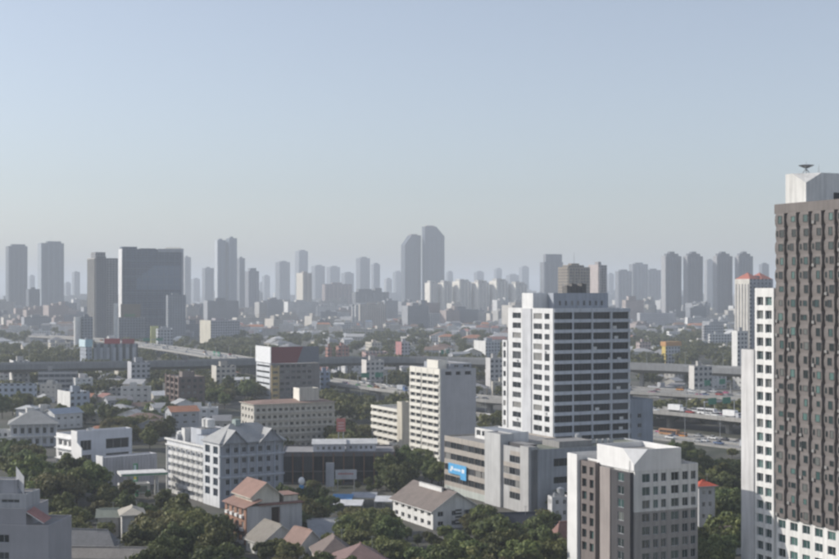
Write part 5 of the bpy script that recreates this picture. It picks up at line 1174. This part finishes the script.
# ------------------------------------------------------------------ scattered houses of the middle distance
WC = [((.64, .63, .60), 'white'), ((.52, .50, .46), 'beige'), ((.44, .45, .47), 'grey'), ((.58, .54, .46), 'cream'), ((.70, .70, .69), 'bright white')]
RC = [((.26, .26, .27), 'grey'), ((.42, .42, .42), 'pale grey'), ((.42, .19, .11), 'orange-red'), ((.22, .15, .12), 'brown'), ((.62, .62, .61), 'white'), ((.33, .16, .13), 'dull red'), ((.20, .25, .33), 'bluish')]
def scatter_house(px, py, big=1.0):
    p = ground(px, py); d = p.y
    w_ = random.uniform(9, 20)*big; dp = random.uniform(8, 14)*big; r = max(w_, dp)*.6
    if blocked(p.x, p.y, r): return False
    wc, wn = random.choice(WC); rc, rn = random.choices(RC, (5, 5, 2.2, 3, 4, 2, 1))[0]; kind = random.choices(('flat', 'hip', 'gx', 'gy'), (4, 3, 3, 2))[0]
    h = random.choice((3.6, 6.5, 6.8, 9.5, 10, 13))*(1 if kind == 'flat' else .75); th = random.choice((TH, TH, R(5), R(-12), R(45)))
    e = empty('town_house', (p.x, p.y, 0), th); foot(p.x, p.y, th, -w_/2, -dp/2, w_/2, dp/2)
    near = d < 1150
    if near:
        n = max(1, int(h/3.1)); fl = h/n
        block(e, -w_/2, -dp/2, w_, dp, 0, h, wall(wc), spec(even(max(2, int(w_/3.6)), w_, .5, .45), rows(0, n, fl, .9, 2.1), .18), spec(even(2, dp, .8, .35), rows(0, n, fl, .9, 2.1), .18), par=.5 if kind == 'flat' else 0, roof=wall(rc))
    else: block(e, -w_/2, -dp/2, w_, dp, 0, h, towerwall(wc, (.10, .10, .11), 3.2, .42, 3.2, .45), None, None, par=.6 if kind == 'flat' else 0, roof=wall(rc))
    rm = roofmat(rc, .6)
    if kind == 'hip': hip(e, -w_/2, -dp/2, w_, dp, h, min(w_, dp)*.22, .6, rm, wall(wc))
    elif kind != 'flat': gable(e, -w_/2, -dp/2, w_, dp, h, (dp if kind == 'gx' else w_)*.2, kind[1], .6, rm, wall(wc))
    elif random.random() < .7: block(e, -w_*.2, -dp*.2, 3.6, 3.4, h-.5, h+2.4, wall(wc), None, None, par=0, name='stair_house')
    if kind == 'flat' and random.random() < .5: tank(e, w_*.25, dp*.2, h-.5, .9, 1.6)
    AUTO.append((e, 'house', '%s %s-%s-roofed house' % (wn.replace('bright ', ''), rn.replace(' ', '-'), {'flat': 'flat', 'hip': 'hip'}.get(kind, 'gable')), topix((p.x, p.y, h)), d, None)); return True
def town(x0, x1, y0, y1, n, big=1.0):
    got = 0
    for _ in range(n*6):
        if got >= n: break
        if scatter_house(random.uniform(x0, x1), random.uniform(y0, y1), big): got += 1
town(0, 240, 394, 440, 34, .85); town(60, 165, 420, 440, 4, .8); town(0, 150, 376, 396, 16, 1.1); town(640, 745, 376, 400, 16, .9); town(420, 505, 376, 396, 10, .9); town(330, 420, 368, 380, 8, .9)
town(140, 330, 372, 386, 10, 1.0); town(0, 130, 340, 360, 22, 1.3); town(260, 420, 340, 356, 24, 1.2); town(420, 505, 352, 372, 12, 1.1)
town(620, 735, 334, 362, 26, 1.2); town(186, 420, 324, 340, 46, 1.6); town(0, 130, 322, 338, 34, 1.6); town(440, 512, 322, 346, 22, 1.6); town(628, 735, 320, 334, 22, 1.7)

def far_rooftops(n, seed):
    rr = random.Random(seed); b = MB(); seen = set()
    for _ in range(n):
        x = rr.uniform(-40, 830); y = 301.5+rr.random()**.8*36; p = ground(x, y); k = 1+.10*(p.y/1000)
        w_ = rr.uniform(8, 22)*k; dp = rr.uniform(8, 15)*k; h = rr.choice((4, 6, 7, 9, 11, 15))*rr.uniform(.85, 1.15); cell = (int(p.x/(26*k)), int(p.y/(22*k)))
        if cell in seen or blocked(p.x, p.y, w_*.4): continue
        seen.add(cell)
        wm = wall(rr.choice(WC)[0]); rm = wall(rr.choices(RC, (5, 5, 2, 3, 4, 2, 1))[0][0])
        x0, x1, y0, y1 = p.x-w_/2, p.x+w_/2, p.y-dp/2, p.y+dp/2
        b.box(x0, x1, y0, y1, 0, h, wm, False)
        if rr.random() < .6:
            r_ = dp*.22; ym = p.y
            b.quad([(x0-.5, y0-.5, h+.05), (x1+.5, y0-.5, h+.05), (x1-2, ym, h+r_), (x0+2, ym, h+r_)], rm); b.quad([(x0-.5, y1+.5, h+.05), (x1+.5, y1+.5, h+.05), (x1-2, ym, h+r_), (x0+2, ym, h+r_)], rm)
            b.quad([(x0-.5, y0-.5, h+.05), (x0-.5, y1+.5, h+.05), (x0+2, ym, h+r_)], rm); b.quad([(x1+.5, y0-.5, h+.05), (x1+.5, y1+.5, h+.05), (x1-2, ym, h+r_)], rm)
        else: b.box(x0+1, x1-1, y0+1, y1-1, h, h+.4, rm, False); b.box(p.x, p.x+w_*.25, p.y, p.y+3, h+.4, h+3, wm, False)
    tag(b.build('distant_rooftops'), 'mass of tiny hazy rooftops spreading to the skyline', 'rooftops', kind='stuff')
far_rooftops(4500, 21)

# trees of the middle distance, one by one, then the far woods as one mass
def wood(n_try, seed):
    r = np.random.default_rng(seed); rr = random.Random(seed)
    protos = []
    for k in range(5):
        P, N = crown_points(r, 16, 12, 4.6, 3.4, 4.4, 1.7); protos.append(leaf_quads(P, .95, N*1.5, r))
    out = []; n = 0
    regions = [(-60, 900, 306, 375, 2600, 1.3, 1)]+[(a, b_, c_, d_, k, 1.0, 0) for a, b_, c_, d_, k in ((0, 265, 374, 400, 170), (320, 420, 394, 425, 60), (0, 140, 352, 368, 70), (622, 745, 328, 364, 260), (405, 505, 352, 384, 90), (205, 425, 338, 360, 150), (640, 745, 378, 386, 40), (0, 425, 383, 392, 120), (420, 505, 376, 400, 30), (478, 503, 425, 446, 5), (640, 745, 418, 432, 60), (200, 260, 386, 400, 30))]
    for (xa, xb, ya_, yb_, cnt, pw, clump) in regions:
        for _ in range(cnt):
            x = rr.uniform(xa, xb); y = ya_+(rr.random()**pw)*(yb_-ya_)
            p = ground(x, y)
            if blocked(p.x, p.y, 3.0): continue
            q = math.sin(p.x*.011+1.3)*math.cos(p.y*.006)+math.sin(p.x*.0043+p.y*.0031)
            if clump and q < -.25 and rr.random() < .75: continue
            V = protos[rr.randrange(5)]; a = rr.uniform(0, 6.28); s_ = rr.uniform(.75, 1.35)*(1+p.y/9000)
            c_, sn = math.cos(a), math.sin(a); M_ = np.array([[c_, -sn, 0], [sn, c_, 0], [0, 0, 1]])
            out.append(V@M_.T*s_+np.array([p.x, p.y, 0])); n += len(V)//4
    return np.concatenate(out), n
V, n = wood(0, 5)
o = link('distant_woods', np_mesh('distant_woods', V, n, M_LEAF[1])); tag(o, 'mass of small dark green trees filling the distant city', 'trees', kind='stuff')

# ------------------------------------------------------------------ labels: which one of its neighbours each scattered thing is
ORD = ['first', 'second', 'third', 'fourth', 'fifth', 'sixth', 'seventh', 'eighth', 'ninth', 'tenth', 'eleventh', 'twelfth', 'thirteenth', 'fourteenth', 'fifteenth', 'sixteenth', 'seventeenth', 'eighteenth', 'nineteenth', 'twentieth']
def ordinal(n):
    if n < 20: return ORD[n]
    t = ('', '', 'twenty', 'thirty', 'forty', 'fifty', 'sixty', 'seventy', 'eighty', 'ninety')[min(9, (n+1)//10)]
    return (t[:-1]+'ieth') if (n+1) % 10 == 0 else t+'-'+ORD[(n+1) % 10-1]
groups = {}
for it in AUTO:
    o, cat, look, (px, py), d, place = it
    if place: key = (look, 'on '+place)
    else:
        ph, lx, ly, ld = min(LAND, key=lambda q: (q[1]-px)**2+((q[2]-py)*2.2)**2)
        prep = 'in front of' if d < ld*.94 else 'beyond' if d > ld*1.06 else 'left of' if px < lx else 'right of'
        key = (look, prep+' '+ph)
    groups.setdefault(key, []).append(it)
for (look, where), its in groups.items():
    its.sort(key=lambda q: q[3][0])
    for k, (o, cat, lk, p, d, pl) in enumerate(its):
        n = len(its); noun = lk+(' tree' if cat == 'tree' and 'palm' not in lk else '')
        lab = noun+' '+where if n == 1 else ('leftmost ' if k == 0 else 'rightmost ' if k == n-1 else ordinal(k)+'-from-left ')+noun+' '+where.replace('the dark skyline towers on the far left', 'the far-left skyline towers')
        tag(o, lab, cat, {'tree': 'trees between the buildings', 'house': 'town houses of the middle distance', 'building': 'hazy mid-rise blocks', 'street lamp': 'street lamps along the expressways', 'sign gantry': 'sign gantries over the expressways'}.get(cat, 'vehicles on the expressways'))
for p in PRO+TRK+TREES+[LP]:
    if id(p[2]) not in USED:
        for ch in list(p[2].children): bpy.data.objects.remove(ch)
        bpy.data.objects.remove(p[2])

# ------------------------------------------------------------------ haze
hb = MB(); hb.box(-14400, 14400, -900, 23900, -1.5, 260, M_DARK)
hm = bpy.data.materials.new('haze_air'); hm.use_nodes = True; hn = hm.node_tree; hn.nodes.remove(hn.nodes['Principled BSDF'])
pv = hn.nodes.new('ShaderNodeVolumePrincipled'); pv.inputs['Color'].default_value = (.87, .93, 1.0, 1); pv.inputs['Density'].default_value = .000155; pv.inputs['Anisotropy'].default_value = .05
hn.links.new(pv.outputs[0], hn.nodes['Material Output'].inputs['Volume'])
hb.mats = [hm]; tag(hb.build('haze'), kind='stuff')
